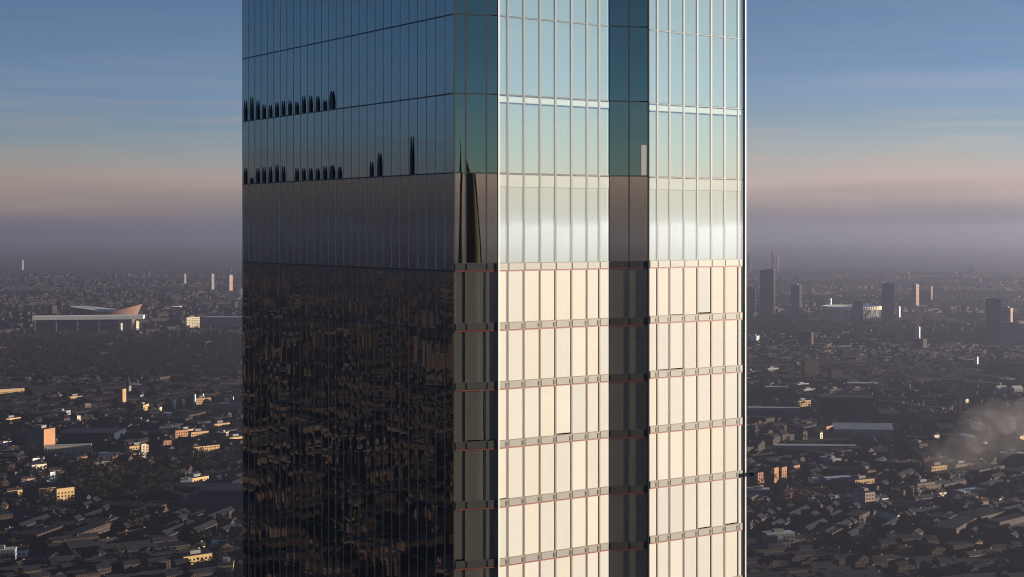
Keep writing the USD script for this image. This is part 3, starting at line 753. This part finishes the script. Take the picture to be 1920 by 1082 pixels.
for i, (x0, x1, a, b2, wl, lb) in enumerate([
        (52, 82, 868, 892, 'cream', 'cream stepped house in the bright cluster above the yellow pair'), (58, 72, 858, 874, 'white', 'small white house at the top of the bright cluster above the yellow pair'),
        (74, 82, 858, 872, 'white', 'narrow white house at the top right of the bright cluster'), (34, 62, 895, 914, 'pink', 'pinkish house at the lower left of the bright cluster'),
        (92, 102, 884, 906, 'white', 'bright white narrow end wall right of the bright cluster'), (104, 113, 884, 900, 'cream', 'cream end wall right of the bright white narrow one'),
        (24, 40, 884, 897, 'concrete', 'grey house left of the bright cluster'), (6, 36, 917, 936, 'yellow_brick', 'yellowish house at the lower left corner'),
        (2, 18, 826, 840, 'white', 'white gabled house at the left edge beside the dark slab tower'), (0, 10, 775, 786, 'red_brick', 'red house at the left edge in the middle ground'),
        (84, 120, 878, 896, 'brick', 'brown house behind the bright white narrow end wall'), (62, 90, 890, 906, 'pink', 'pale stuccoed house in the middle of the bright cluster')]):
    block('house', lb, 'house', x0, x1, a, b2, wl, 40, 0.75, 'gable', 'tile_roof' if i % 2 else 'slate', win='F')
block('warehouse', 'thin white-roofed shed right of the dark slab tower', 'warehouse', 230, 264, 827, 834, 'white', -5, 0.95, roofm='pale_roof', win='', plant=False)
block('warehouse', 'white shed roof between the orange brick houses', 'warehouse', 184, 218, 850, 858, 'white', -5, 0.95, roofm='pale_roof', win='', plant=False)
block('house', 'grey gabled houses left of the sunlit orange low block', 'house', 170, 200, 862, 880, 'concrete', 30, 0.8, 'gable')


def navy_hall():
    """The near dark blue roof at the tower's left foot."""
    gx, gd = ground_at(405, 960)
    k = gd / F
    w, d, h = 172 * k, 55.0, 38 * k
    o = thing('navy_hall', 'large dark navy hall with sloped roof ends at the left foot of the glass tower', 'hall', (gx + 8, gd + d / 2, drop(gd)))
    TAKEN.append((gx + 8, gd + d / 2, w * 0.55))
    b = MB(); b.box((-w / 2, -d / 2, -1), (w / 2, d / 2, h * 0.35)); b.build('wall', M['navy'], o)
    x0, x1 = -w / 2 - 1, w / 2 + 1
    y0, y1 = -d / 2 - 1, d / 2 + 1
    z0, z1 = h * 0.35 + 0.01, h * 1.0
    v = [(x0, y0, z0), (x1, y0, z0), (x1, y1, z0), (x0, y1, z0), (x0 + 0.26 * w, y0 + 8, z1), (x1 - 4, y0 + 8, z1), (x1 - 4, y1 - 8, z1), (x0 + 0.26 * w, y1 - 8, z1)]
    b = MB(); b.add(v, [[0, 3, 2, 1], [4, 5, 6, 7], [0, 1, 5, 4], [1, 2, 6, 5], [2, 3, 7, 6], [3, 0, 4, 7]]); b.build('roof', M['blue_metal'], o)
    for i in range(1, 9):
        x = x0 + 0.26 * w + (x1 - 4 - x0 - 0.26 * w) * i / 9
        b = MB(); b.box((x - 0.25, y0 + 8, z1), (x + 0.25, y1 - 8, z1 + 0.1)); b.build('roof_rib', M['blue_metal'], o)


navy_hall()
first = None
for i, x in enumerate((162, 171, 181, 191, 201, 211)):
    gx, gd = ground_at(x, 943)
    o = thing('white_cabin', 'small white cabin with rounded top in the row of six at the bottom edge', 'cabin', (gx, gd, drop(gd)), 40, 'row of six white cabins')
    TAKEN.append((gx, gd, 4))
    b = MB(); b.box((-1.5, -1.5, -0.5), (1.5, 1.5, 2.0)); b.build('wall', M['white'], o)
    c = trimesh.creation.icosphere(2, 1.5); c.apply_scale((1, 1, 0.7)); c.apply_translation((0, 0, 2.0)); obj('dome', c, M['white'], o, smooth=True)
    b = MB(); b.box((-0.5, -1.56, 0), (0.5, -1.48, 1.7)); b.build('door', M['slate'], o)

# ------------------------------------------------------------------ generic buildings that can still be told apart
PROTO = {}


def proto(kind, wall, roofm, dims):
    w, d, h = dims
    nm = {'terrace': 'terrace_house', 'flat': 'flat_block', 'shed': 'shed', 'house': 'town_house', 'slab': 'slab_block'}[kind]
    cls = stage.CreateClassPrim('/World/Looks/' + numbered('/World/Looks', nm + '_pattern'))
    cls.SetTypeName('Xform')
    if kind in ('terrace', 'house'):
        hh = h * 0.66
        b = MB(); b.box((-w / 2, -d / 2, -2), (w / 2, d / 2, hh)); b.build('wall', M[wall], cls)
        b = MB(); b.gable((-w / 2, -d / 2, hh + 0.01), (w / 2, d / 2), h - hh, 'x' if w >= d else 'y', 0.3); b.build('roof', M[roofm], cls)
        n = max(1, int(w / 14))
        for i in range(n):
            cx = -w / 2 + (i + 0.5) * w / n
            b = MB(); b.box((cx - 0.9, -0.5, hh), (cx + 0.9, 0.5, h + 1.0)); b.build('chimney', M['brick'], cls)
        b = MB(); windows_on(b, w, d, hh, 'FRL'); tag(b.build('windows', M['window'], cls), kind='stuff')
    elif kind == 'shed':
        b = MB(); b.box((-w / 2, -d / 2, -2), (w / 2, d / 2, h * 0.8)); b.build('wall', M[wall], cls)
        b = MB(); b.gable((-w / 2, -d / 2, h * 0.8 + 0.01), (w / 2, d / 2), h * 0.2, 'x' if w >= d else 'y', 0.4); b.build('roof', M[roofm], cls)
    else:
        b = MB(); b.box((-w / 2, -d / 2, -2), (w / 2, d / 2, h)); b.build('wall', M[wall], cls)
        b = MB(); b.box((-w / 2 - .2, -d / 2 - .2, h), (w / 2 + .2, d / 2 + .2, h + 0.6)); b.build('roof', M[roofm], cls)
        b = MB(); b.box((-w * 0.2, -d * 0.2, h + 0.6), (w * 0.15, d * 0.2, h + 3.0)); b.build('plant_room', M['concrete'], cls)
        b = MB(); windows_on(b, w, d, h, 'FRL'); tag(b.build('windows', M['window'], cls), kind='stuff')
    return cls


KINDS = []
for kind, walls, roofs, dims, wt in (
        ('terrace', ('brick', 'red_brick', 'cream'), ('slate', 'tile_roof', 'slate'), (34, 8, 8.5), 4),
        ('house', ('brick', 'cream', 'white'), ('tile_roof', 'slate', 'tile_roof'), (12, 8, 8.5), 5),
        ('flat', ('brick', 'concrete', 'yellow_brick'), ('slate', 'pale_roof', 'slate'), (24, 11, 11), 2.2),
        ('shed', ('concrete', 'white', 'blue_metal'), ('pale_roof', 'pale_roof', 'blue_metal'), (34, 15, 6.5), 1.6),
        ('slab', ('concrete', 'pink', 'brick'), ('slate', 'slate', 'slate'), (18, 11, 17), 0.2)):
    for w_, r_ in zip(walls, roofs):
        KINDS.append((kind, w_, r_, dims, wt))
WEIGHT = np.array([k[4] for k in KINDS]); WEIGHT = WEIGHT / WEIGHT.sum()
COL = {'brick': 'brown brick', 'red_brick': 'red brick', 'cream': 'cream', 'white': 'white', 'concrete': 'grey', 'yellow_brick': 'yellow brick', 'blue_metal': 'dark blue', 'pink': 'pinkish'}
NOUN = {'terrace': ('long gabled terrace', 'terrace'), 'house': ('small gabled house', 'house'), 'flat': ('flat-roofed block', 'apartment block'), 'shed': ('low wide shed', 'shed'), 'slab': ('upright slab block', 'tower')}
WOODS = [(0, 455, 640, 716), (140, 335, 884, 950), (330, 455, 860, 895)]     # picture areas that are trees


MARKS = [(85, 825, 'dark slab tower with the orange end'), (229, 747, 'twin tan towers'), (352, 752, 'four pale slim blocks'), (336, 820, 'bright orange-red block'), (381, 846, 'long yellow building'),
         (100, 932, 'yellow pair of blocks'), (65, 880, 'bright cluster of houses'), (186, 938, 'row of white cabins'), (200, 888, 'brown double-gabled house'), (266, 848, 'beige tower'), (163, 766, 'pinkish brick tower'),
         (165, 815, 'blue flat depot'), (400, 930, 'navy hall'), (160, 605, 'long flat-roofed hall'), (12, 739, 'yellow-green building'), (415, 820, 'white-topped dark block'), (1476, 890, 'orange trio'),
         (1425, 900, 'dull red brick block'), (1556, 808, 'small orange block'), (1623, 808, 'long pale double-roofed hall'), (1590, 770, 'dark blue shed'), (1810, 740, 'bluish twin towers'), (1803, 758, 'sunlit gables'),
         (1890, 735, 'sawtooth sheds'), (1800, 860, 'smoke plume'), (1902, 868, 'dark flat building'), (1624, 883, 'pale grey block'), (1671, 883, 'white gabled house'), (1450, 770, 'pale long shed'),
         (1424, 926, 'low bottom-edge sheds'), (1832, 680, 'white upright block'), (1597, 653, 'long bright-roofed warehouse'), (1890, 625, 'broad grey block'), (1530, 841, 'thin white-roofed terrace')]


def place_words(x, y):
    m = min(MARKS, key=lambda q: (q[0] - x) ** 2 + (2.2 * (q[1] - y)) ** 2)
    dx, dy = x - m[0], 2.2 * (y - m[1])
    far = 'just ' if math.hypot(dx, dy) < 40 else 'well ' if math.hypot(dx, dy) > 110 else ''
    rel = ('right of' if dx > 0 else 'left of') if abs(dx) > abs(dy) else ('in front of' if dy > 0 else 'behind')
    return f'{far}{rel} the {m[2]}'


def pix(X, Y, z=0):
    return 960 + X * F / Y, HORIZON + (H - drop(Y) - z) * F / Y


def free(X, Y, r):
    return all((X - a) ** 2 + (Y - b) ** 2 > (r + c) ** 2 for a, b, c in TAKEN)


def orient(X, Y):
    n = meshkit.fbm(np.array([[X / 700.0, Y / 700.0, 3.3]]), 2, 5)[0]
    return -60 + 170 * n + (90 if (int(X // 90) + int(Y // 90)) % 3 == 0 else 0)


KEEP = [(52, 270, 565, 622), (338, 378, 590, 617), (385, 455, 510, 546), (1397, 1512, 480, 600), (1545, 1695, 530, 612), (1700, 1760, 530, 580), (1845, 1925, 545, 650), (1535, 1650, 740, 795),
        (215, 245, 700, 768), (320, 385, 735, 768), (40, 170, 800, 852), (300, 430, 805, 858), (65, 136, 912, 950), (1415, 1506, 870, 912), (1560, 1690, 795, 820), (1785, 1925, 715, 770), (318, 458, 895, 962), (20, 115, 855, 915)]


def hides(px, py, top, half):
    """Whether a building on picture row py reaching up to row top stands before one of the known ones."""
    bad = np.zeros(np.shape(px), bool)
    for a, b, c, e in KEEP:
        bad |= (px + half > a) & (px - half < b) & (py > e - 2) & (top < e - 3)
    return bad


rg = random.Random(21)
ALIKE = {}
made, tries = 0, 0
while made < 240 and tries < 9000:
    tries += 1
    yy = 945 - 260 * rg.random() ** 1.7 if rg.random() < 0.9 else rg.uniform(945, 1085)
    xx = rg.uniform(-30, 452) if rg.random() < 0.46 else rg.uniform(1402, 1950)
    if any(a < xx < b and c < yy < e for a, b, c, e in WOODS):
        continue
    X, Y = ground_at(xx, yy)
    k = KINDS[RNG.choice(len(KINDS), p=WEIGHT)]
    warm = xx < 455 and yy > 745 and rg.random() < 0.6
    if warm:
        k = rg.choice([q for q in KINDS if q[0] in ('house', 'terrace', 'flat') and q[1] in ('cream', 'white', 'red_brick', 'yellow_brick')])
    r = max(k[3][0], k[3][1]) * 0.45
    if not free(X, Y, r) or hides(xx, yy, yy - k[3][2] * F / Y, r * F / Y):
        continue
    key = k[:3]
    if key not in PROTO:
        PROTO[key] = proto(*k[:4])
    nm = {'terrace': 'terrace_row', 'flat': 'flat_block', 'shed': 'shed', 'house': 'town_house', 'slab': 'slab_block'}[k[0]]
    lb = f'{COL[k[1]]} {NOUN[k[0]][0]} {place_words(xx, yy)}'
    lb = lb if len(lb.split()) < 16 else lb.replace('just ', '').replace('well ', '')
    o = thing(nm, lb, NOUN[k[0]][1], (X, Y, drop(Y)), rg.uniform(32, 62) if warm else orient(X, Y), lb)
    o.GetReferences().AddInternalReference(PROTO[key].GetPath())
    o.SetInstanceable(True)
    TAKEN.append((X, Y, r)); made += 1
    ALIKE.setdefault(lb, []).append((yy, xx, o))
for lb, found in ALIKE.items():
    if len(found) == 2:
        found.sort(key=lambda q: q[0])
        if found[1][0] - found[0][0] > 3:
            words = ('farther', 'nearer')
        else:
            found.sort(key=lambda q: q[1]); words = ('left-hand', 'right-hand')
        for q, wd in zip(found, words):
            tag(q[2], f'{wd} {lb}', None, lb)
    elif len(found) == 1:
        found[0][2].ClearCustomDataByKey('group')

# ------------------------------------------------------------------ the rest of the city: one object, real geometry
def city_mesh():
    pts = []
    def scatter(n, az0, az1, r0, r1, power=1.0):
        az = np.radians(RNG.uniform(az0, az1, n)); r = np.sqrt(RNG.uniform(0, 1, n) ** power * (r1 * r1 - r0 * r0) + r0 * r0)
        pts.append(np.stack([r * np.sin(az), r * np.cos(az)], 1))
    scatter(4200, -22, -7, 1050, 3600); scatter(5200, -22, -7, 3600, 9500)
    scatter(5600, 7, 22, 1050, 3600); scatter(6500, 7, 22, 3600, 9500)
    scatter(9000, -110, -22, 500, 3500); scatter(9000, -110, -22, 3500, 9000)
    scatter(1500, -7, 7, 1200, 8000)
    scatter(5000, 22, 250, 300, 6000)
    P = np.vstack(pts)
    px = 960 + P[:, 0] * F / np.maximum(P[:, 1], 1); py = HORIZON + (H + (P ** 2).sum(1) / 1.2742e7) * F / np.maximum(P[:, 1], 1)
    ok = np.ones(len(P), bool)
    for a, b, c, e in WOODS:
        ok &= ~((P[:, 1] > 0) & (px > a) & (px < b) & (py > c) & (py < e) & (RNG.random(len(P)) < 0.93))
    cell = np.floor(P / 420.0).astype(int)
    h_ = ((cell[:, 0] * 374761 + cell[:, 1] * 668265) % 997) / 997.0
    rot = np.radians(-65 + 150 * h_ + np.where(RNG.random(len(P)) < 0.22, 90.0, 0.0))
    base_rot = np.radians(-65 + 150 * h_)
    cs, sn = np.cos(base_rot), np.sin(base_rot)
    u_, v_ = P[:, 0] * cs + P[:, 1] * sn, -P[:, 0] * sn + P[:, 1] * cs
    v_ = np.round(v_ / 34.0) * 34.0 + np.where(RNG.random(len(P)) < 0.5, 9.0, -9.0) + RNG.normal(0, 0.8, len(P))
    P = np.stack([u_ * cs - v_ * sn, u_ * sn + v_ * cs], 1)
    T = np.array(TAKEN)
    for i in range(0, len(P), 4000):
        s = slice(i, i + 4000)
        ok[s] &= (((P[s, None, 0] - T[None, :, 0]) ** 2 + (P[s, None, 1] - T[None, :, 1]) ** 2) > (T[None, :, 2] + 9) ** 2).all(1)
    ok &= np.hypot(P[:, 0] - BASE[0], P[:, 1] - BASE[1]) > 80
    P, rot = P[ok], rot[ok]; n = len(P)
    q = RNG.random(n)
    L = np.where(q < 0.45, RNG.uniform(14, 48, n), np.where(q < 0.86, RNG.uniform(8, 15, n), RNG.uniform(18, 60, n)))
    W = np.where(q < 0.45, RNG.uniform(7, 9, n), np.where(q < 0.86, RNG.uniform(7, 10, n), RNG.uniform(12, 26, n)))
    Z = np.where(q < 0.45, RNG.uniform(6, 9, n), np.where(q < 0.86, RNG.uniform(6, 10, n), RNG.uniform(5, 12, n)))
    west = np.arctan2(P[:, 0], P[:, 1]) < -0.5
    tall = RNG.random(n) < np.where(west, 0.028, 0.004)
    tall &= (np.hypot(P[:, 0], P[:, 1]) > 2600) | (P[:, 1] < 0)
    L = np.where(tall, RNG.uniform(16, 30, n), L); W = np.where(tall, RNG.uniform(12, 20, n), W); Z = np.where(tall, np.where(west, RNG.uniform(20, 60, n), RNG.uniform(18, 36, n)), Z)
    gab = (q < 0.86) & ~tall
    front = P[:, 1] > 800
    Yc = np.maximum(P[:, 1], 1.0)
    qx, qy = 960 + P[:, 0] * F / Yc, HORIZON + (H + (P ** 2).sum(1) / 1.2742e7) * F / Yc
    stay = ~(front & hides(qx, qy, qy - 1.3 * Z * F / Yc, 0.4 * L * F / Yc))
    P, q, L, W, Z, rot, tall, gab = (t_[stay] for t_ in (P, q, L, W, Z, rot, tall, gab))
    n = len(P)
    R = np.where(gab, 0.34 * W, 0.0)
    t = np.array([(-.5, -.5, 0), (.5, -.5, 0), (.5, .5, 0), (-.5, .5, 0), (-.5, -.5, 1), (.5, -.5, 1), (.5, .5, 1), (-.5, .5, 1), (-.5, 0, 1), (.5, 0, 1)])
    f = np.array([(0, 1, 5), (0, 5, 4), (1, 2, 6), (1, 6, 9), (1, 9, 5), (2, 3, 7), (2, 7, 6), (3, 0, 4), (3, 4, 8), (3, 8, 7), (4, 5, 9), (4, 9, 8), (6, 7, 8), (6, 8, 9)])
    V = np.repeat(t[None], n, 0) * np.stack([L, W, Z], 1)[:, None]
    V[:, 8:, 2] += R[:, None]
    V[:, :4, 2] -= 2
    c, s = np.cos(rot)[:, None], np.sin(rot)[:, None]
    x, y = V[..., 0] * c - V[..., 1] * s, V[..., 0] * s + V[..., 1] * c
    d2 = (P ** 2).sum(1)
    V = np.stack([x + P[:, :1], y + P[:, 1:], V[..., 2] - (d2 / 1.2742e7)[:, None]], -1)
    return V.reshape(-1, 3), (f[None] + (np.arange(n) * 10)[:, None, None]).reshape(-1, 3)


city_mat = usdkit.material(stage, '/World/Looks/city_look', {
    'g': ('geometry', {}),
    'sx': ('separate_xyz', {}),
    'up': ('math', {'math_type': 'greater_than', 'value2': 0.3}),
    'w': ('rgb_ramp', {'interpolate': False, 'ramp': [(0.0, (0.05, 0.035, 0.03)), (0.24, (0.085, 0.055, 0.042)), (0.44, (0.13, 0.07, 0.045)), (0.54, (0.10, 0.10, 0.10)), (0.63, (0.26, 0.13, 0.07)), (0.72, (0.38, 0.24, 0.13)), (0.79, (0.06, 0.062, 0.07)), (0.84, (0.50, 0.42, 0.33)), (0.90, (0.75, 0.72, 0.68)), (0.975, (0.12, 0.12, 0.13))]}),
    'h': ('math', {'math_type': 'multiply', 'value2': 7.31}), 'fr': ('math', {'math_type': 'fraction'}),
    'r': ('rgb_ramp', {'interpolate': False, 'ramp': [(0.0, (0.012, 0.013, 0.018)), (0.35, (0.018, 0.016, 0.018)), (0.56, (0.024, 0.021, 0.021)), (0.70, (0.05, 0.052, 0.06)), (0.80, (0.15, 0.155, 0.165)), (0.89, (0.50, 0.51, 0.53))]}),
    'mx': ('mix_color', {'blend_type': 'mix'}),
    'pp': ('separate_xyz', {}), 'uu': ('math', {'math_type': 'add'}), 'uv': ('combine_xyz', {'z': 0.0}),
    'wb': ('brick_texture', {'scale': 1.0, 'offset': 0.0, 'brick_width': 2.6, 'row_height': 2.9, 'mortar_size': 0.55, 'mortar_smooth': 0.1, 'color1': (0.16, 0.17, 0.19), 'color2': (0.3, 0.3, 0.32), 'mortar': (1, 1, 1)}),
    'ww': ('mix_color', {'blend_type': 'multiply', 'fac': 1.0}),
    'n': ('noise_texture', {'scale': 0.25, 'detail': 3.0}),
    'nr': ('rgb_ramp', {'ramp': [(0.3, (0.7, 0.7, 0.7)), (0.7, (1.15, 1.15, 1.15))]}),
    'mm': ('mix_color', {'blend_type': 'multiply', 'fac': 1.0}),
    'p': ('principled_bsdf', {'roughness': 0.75, 'specular_ior_level': 0.12})},
    [('g.true_normal', 'sx.vector'), ('sx.z', 'up.value1'), ('g.random_per_island', 'w.fac'), ('g.random_per_island', 'h.value1'), ('h.value', 'fr.value1'), ('fr.value', 'r.fac'),
     ('up.value', 'mx.fac'), ('g.position', 'pp.vector'), ('pp.x', 'uu.value1'), ('pp.y', 'uu.value2'), ('uu.value', 'uv.x'), ('pp.z', 'uv.y'), ('uv.vector', 'wb.vector'), ('w.color', 'ww.a'), ('wb.color', 'ww.b'), ('ww.result', 'mx.a'), ('r.color', 'mx.b'), ('g.position', 'n.vector'), ('n.fac', 'nr.fac'), ('mx.result', 'mm.a'), ('nr.color', 'mm.b'), ('mm.result', 'p.base_color')], surface='p.BSDF')
tag(obj('distant_city', city_mesh(), city_mat), 'countless low houses and blocks spreading to the hazy horizon', 'city', kind='stuff')

# ------------------------------------------------------------------ trees: dark winter woods and tree belts
def tree_mesh(seed, h=12.0, n=110):
    r = np.random.default_rng(seed)
    crown = MB()
    lobes = [(r.normal(0, 0.16 * h, 2), h * r.uniform(0.5, 0.85), h * r.uniform(0.14, 0.24)) for _ in range(7)]
    for i in range(n):
        (cx, cy), cz, rad = lobes[i % 7]
        d = r.normal(size=3); d /= np.linalg.norm(d)
        c = np.array([cx, cy, cz]) + d * rad * r.uniform(0.5, 1.0)
        a, b = r.normal(size=3), r.normal(size=3)
        a /= np.linalg.norm(a); b /= np.linalg.norm(b)
        s = r.uniform(0.045, 0.10) * h
        crown.add([c - a * s, c + b * s, c + a * s, c - b * s], [[0, 1, 2, 3]])
    trunk = MB()
    def limb(p, q, r0, r1):
        p, q = np.array(p, float), np.array(q, float)
        t = (q - p) / np.linalg.norm(q - p); u = np.cross(t, (0.3, 1, 0.1)); u /= np.linalg.norm(u); w = np.cross(t, u)
        v = [p + r0 * (math.cos(k * 2.094) * u + math.sin(k * 2.094) * w) for k in range(3)] + [q + r1 * (math.cos(k * 2.094) * u + math.sin(k * 2.094) * w) for k in range(3)]
        trunk.add(v, [[0, 1, 4, 3], [1, 2, 5, 4], [2, 0, 3, 5]])
    limb((0, 0, -1), (0, 0, h * 0.5), h * 0.03, h * 0.018)
    for (c, cz, rad) in lobes[:5]:
        limb((0, 0, h * 0.4), (c[0], c[1], cz), h * 0.015, h * 0.005)
    return crown.mesh(), trunk.mesh()


leaf = usdkit.material(stage, '/World/Looks/winter_foliage', {
    'o': ('object_info', {}), 'r': ('rgb_ramp', {'ramp': [(0, (0.020, 0.017, 0.014)), (0.5, (0.030, 0.024, 0.017)), (1, (0.022, 0.024, 0.015))]}),
    'd': ('diffuse_bsdf', {}), 't': ('translucent_bsdf', {}), 'x': ('mix_closure', {'fac': 0.2})},
    [('o.random', 'r.fac'), ('r.color', 'd.color'), ('r.color', 't.color'), ('d.BSDF', 'x.closure1'), ('t.BSDF', 'x.closure2')], surface='x.closure')
tree_cls = []
for s in (1, 2, 3):
    cls = stage.CreateClassPrim('/World/Looks/' + ['broad_tree_pattern', 'tall_tree_pattern', 'round_tree_pattern'][s - 1])
    cls.SetTypeName('Xform')
    c, t = tree_mesh(s)
    obj('crown', c, leaf, cls); obj('trunk', t, M['bark'], cls)
    tree_cls.append(cls)
n_tr = 0
while n_tr < 40:
    xx, yy = rg.uniform(142, 455), rg.uniform(868, 958)
    if not any(a < xx < b and c < yy < e for a, b, c, e in WOODS[1:]):
        continue
    X, Y = ground_at(xx, yy)
    if not free(X, Y, 2):
        continue
    z = 'behind the row of white cabins' if xx < 335 else 'behind the navy hall'
    lb = 'dark bare tree in the wood ' + z
    o = thing('winter_tree', lb, 'tree', (X, Y, drop(Y)), rg.uniform(0, 360), lb)
    UsdGeom.Xformable(o).AddScaleOp().Set(Gf.Vec3f(*[rg.uniform(0.75, 1.3)] * 3))
    o.GetReferences().AddInternalReference(tree_cls[n_tr % 3].GetPath()); o.SetInstanceable(True)
    n_tr += 1


def woods():
    pts = []
    for (a, b, c, e), n in zip(WOODS, (3600, 260, 80)):
        for _ in range(n):
            X, Y = ground_at(rg.uniform(a - 20, b), c + (e - c) * rg.random())
            if free(X, Y, 1):
                pts.append((X, Y))
    for _ in range(5200):      # street and garden trees everywhere in view, and toward the left where the glass mirrors them
        q = rg.random()
        az = math.radians(rg.uniform(-21, -9) if q < 0.35 else rg.uniform(8, 21) if q < 0.7 else rg.uniform(-105, -25))
        r = math.sqrt(rg.random() * (4200 ** 2 - 1000 ** 2) + 1000 ** 2)
        X, Y = r * math.sin(az), r * math.cos(az)
        if free(X, Y, 1):
            pts.append((X, Y))
    pi = UsdGeom.PointInstancer.Define(stage, '/World/woodland')
    tag(pi, 'dark leafless woods and garden trees merging into one mass', 'woods', kind='stuff')
    ks = []
    for s in (1, 2, 3):
        c, t = tree_mesh(s + 10, n=70)
        mb = MB().add(*c); 
        p = usdkit.mesh(stage, f'/World/woodland/{["broad_tree", "tall_tree", "round_tree"][s-1]}', mb.mesh(), leaf)
        ks.append(p.GetPath())
    pi.CreatePrototypesRel().SetTargets(ks)
    n = len(pts)
    P = np.array(pts)
    pi.CreateProtoIndicesAttr([i % 3 for i in range(n)])
    pi.CreatePositionsAttr([Gf.Vec3f(float(x), float(y), float(drop(math.hypot(x, y)))) for x, y in P])
    pi.CreateScalesAttr([Gf.Vec3f(*[rg.uniform(0.7, 1.25)] * 3) for _ in range(n)])
    pi.CreateOrientationsAttr([Gf.Quath(math.cos(a / 2), 0, 0, math.sin(a / 2)) for a in [rg.uniform(0, 6.28) for _ in range(n)]])


woods()

# ------------------------------------------------------------------ smoke, steam, haze
def puff(name, label, blobs, dens, color, scale, seed):
    ms = []
    for (x, y, z, r) in blobs:
        ms.append(m3.Manifold.sphere(r, 24).translate((x, y, z)))
    u = m3.Manifold.batch_boolean(ms, m3.OpType.Add).to_mesh()
    v = np.array(u.vert_properties[:, :3]); f = np.array(u.tri_verts)
    mt = usdkit.material(stage, '/World/Looks/' + name + '_look', {
        'g': ('geometry', {}), 'n': ('noise_texture', {'scale': scale, 'detail': 5.0, 'roughness': 0.6}),
        'm': ('map_range', {'from_min': 0.36, 'from_max': 0.76, 'to_min': 0.0, 'to_max': dens, 'clamp': True}),
        'v': ('principled_volume', {'color': color, 'anisotropy': 0.2})},
        [('g.position', 'n.vector'), ('n.fac', 'm.value'), ('m.result', 'v.density')], volume='v.volume')
    tag(obj(name, (v, f), mt, smooth=False), label, name.split('_')[0], kind='stuff')


def at_px(x, y, d):
    return ((x - 960) * d / F, d, H - (y - HORIZON) * d / F)


sm = []
for x, y, r, d in ((1775, 885, 26, 1600), (1800, 865, 30, 1610), (1830, 838, 34, 1620), (1855, 810, 36, 1625), (1885, 800, 34, 1640), (1860, 785, 26, 1620), (1770, 860, 26, 1600), (1915, 800, 34, 1650), (1945, 795, 36, 1660), (1832, 800, 24, 1610)):
    sm.append((*at_px(x, y, d), r * d / F))
puff('smoke', 'brownish smoke plume drifting over the roofs at lower right', [(x, y, z, r * 1.6) for x, y, z, r in sm], 0.0055, (0.58, 0.54, 0.53), 0.03, 1)
puff('smoke_core', 'denser grey-brown billow inside the smoke plume', [(x, y, z + 3, r * 0.62) for x, y, z, r in sm[2:]], 0.017, (0.58, 0.53, 0.52), 0.05, 1)
st = []
for x, y, r in ((447, 553, 8), (440, 556, 6), (432, 557, 5), (424, 558, 4), (454, 550, 9), (450, 548, 6)):
    st.append((*at_px(x, y, 5200), r * 5200 / F))
puff('steam', 'small white steam cloud beside the glass tower at far left middle', st, 0.45, (0.97, 0.95, 0.94), 0.02, 2)

HAZE = 0.000092
hz = usdkit.material(stage, '/World/Looks/haze_look', {'v': ('principled_volume', {'color': (0.275, 0.29, 0.40), 'density': HAZE, 'anisotropy': 0.5})}, volume='v.volume')
b = MB(); b.box((-46000, -46000, -165), (46000, 46000, H + TOP + 22))
tag(b.build('haze', hz), 'thin grey-purple haze over the whole city', 'haze', kind='stuff')
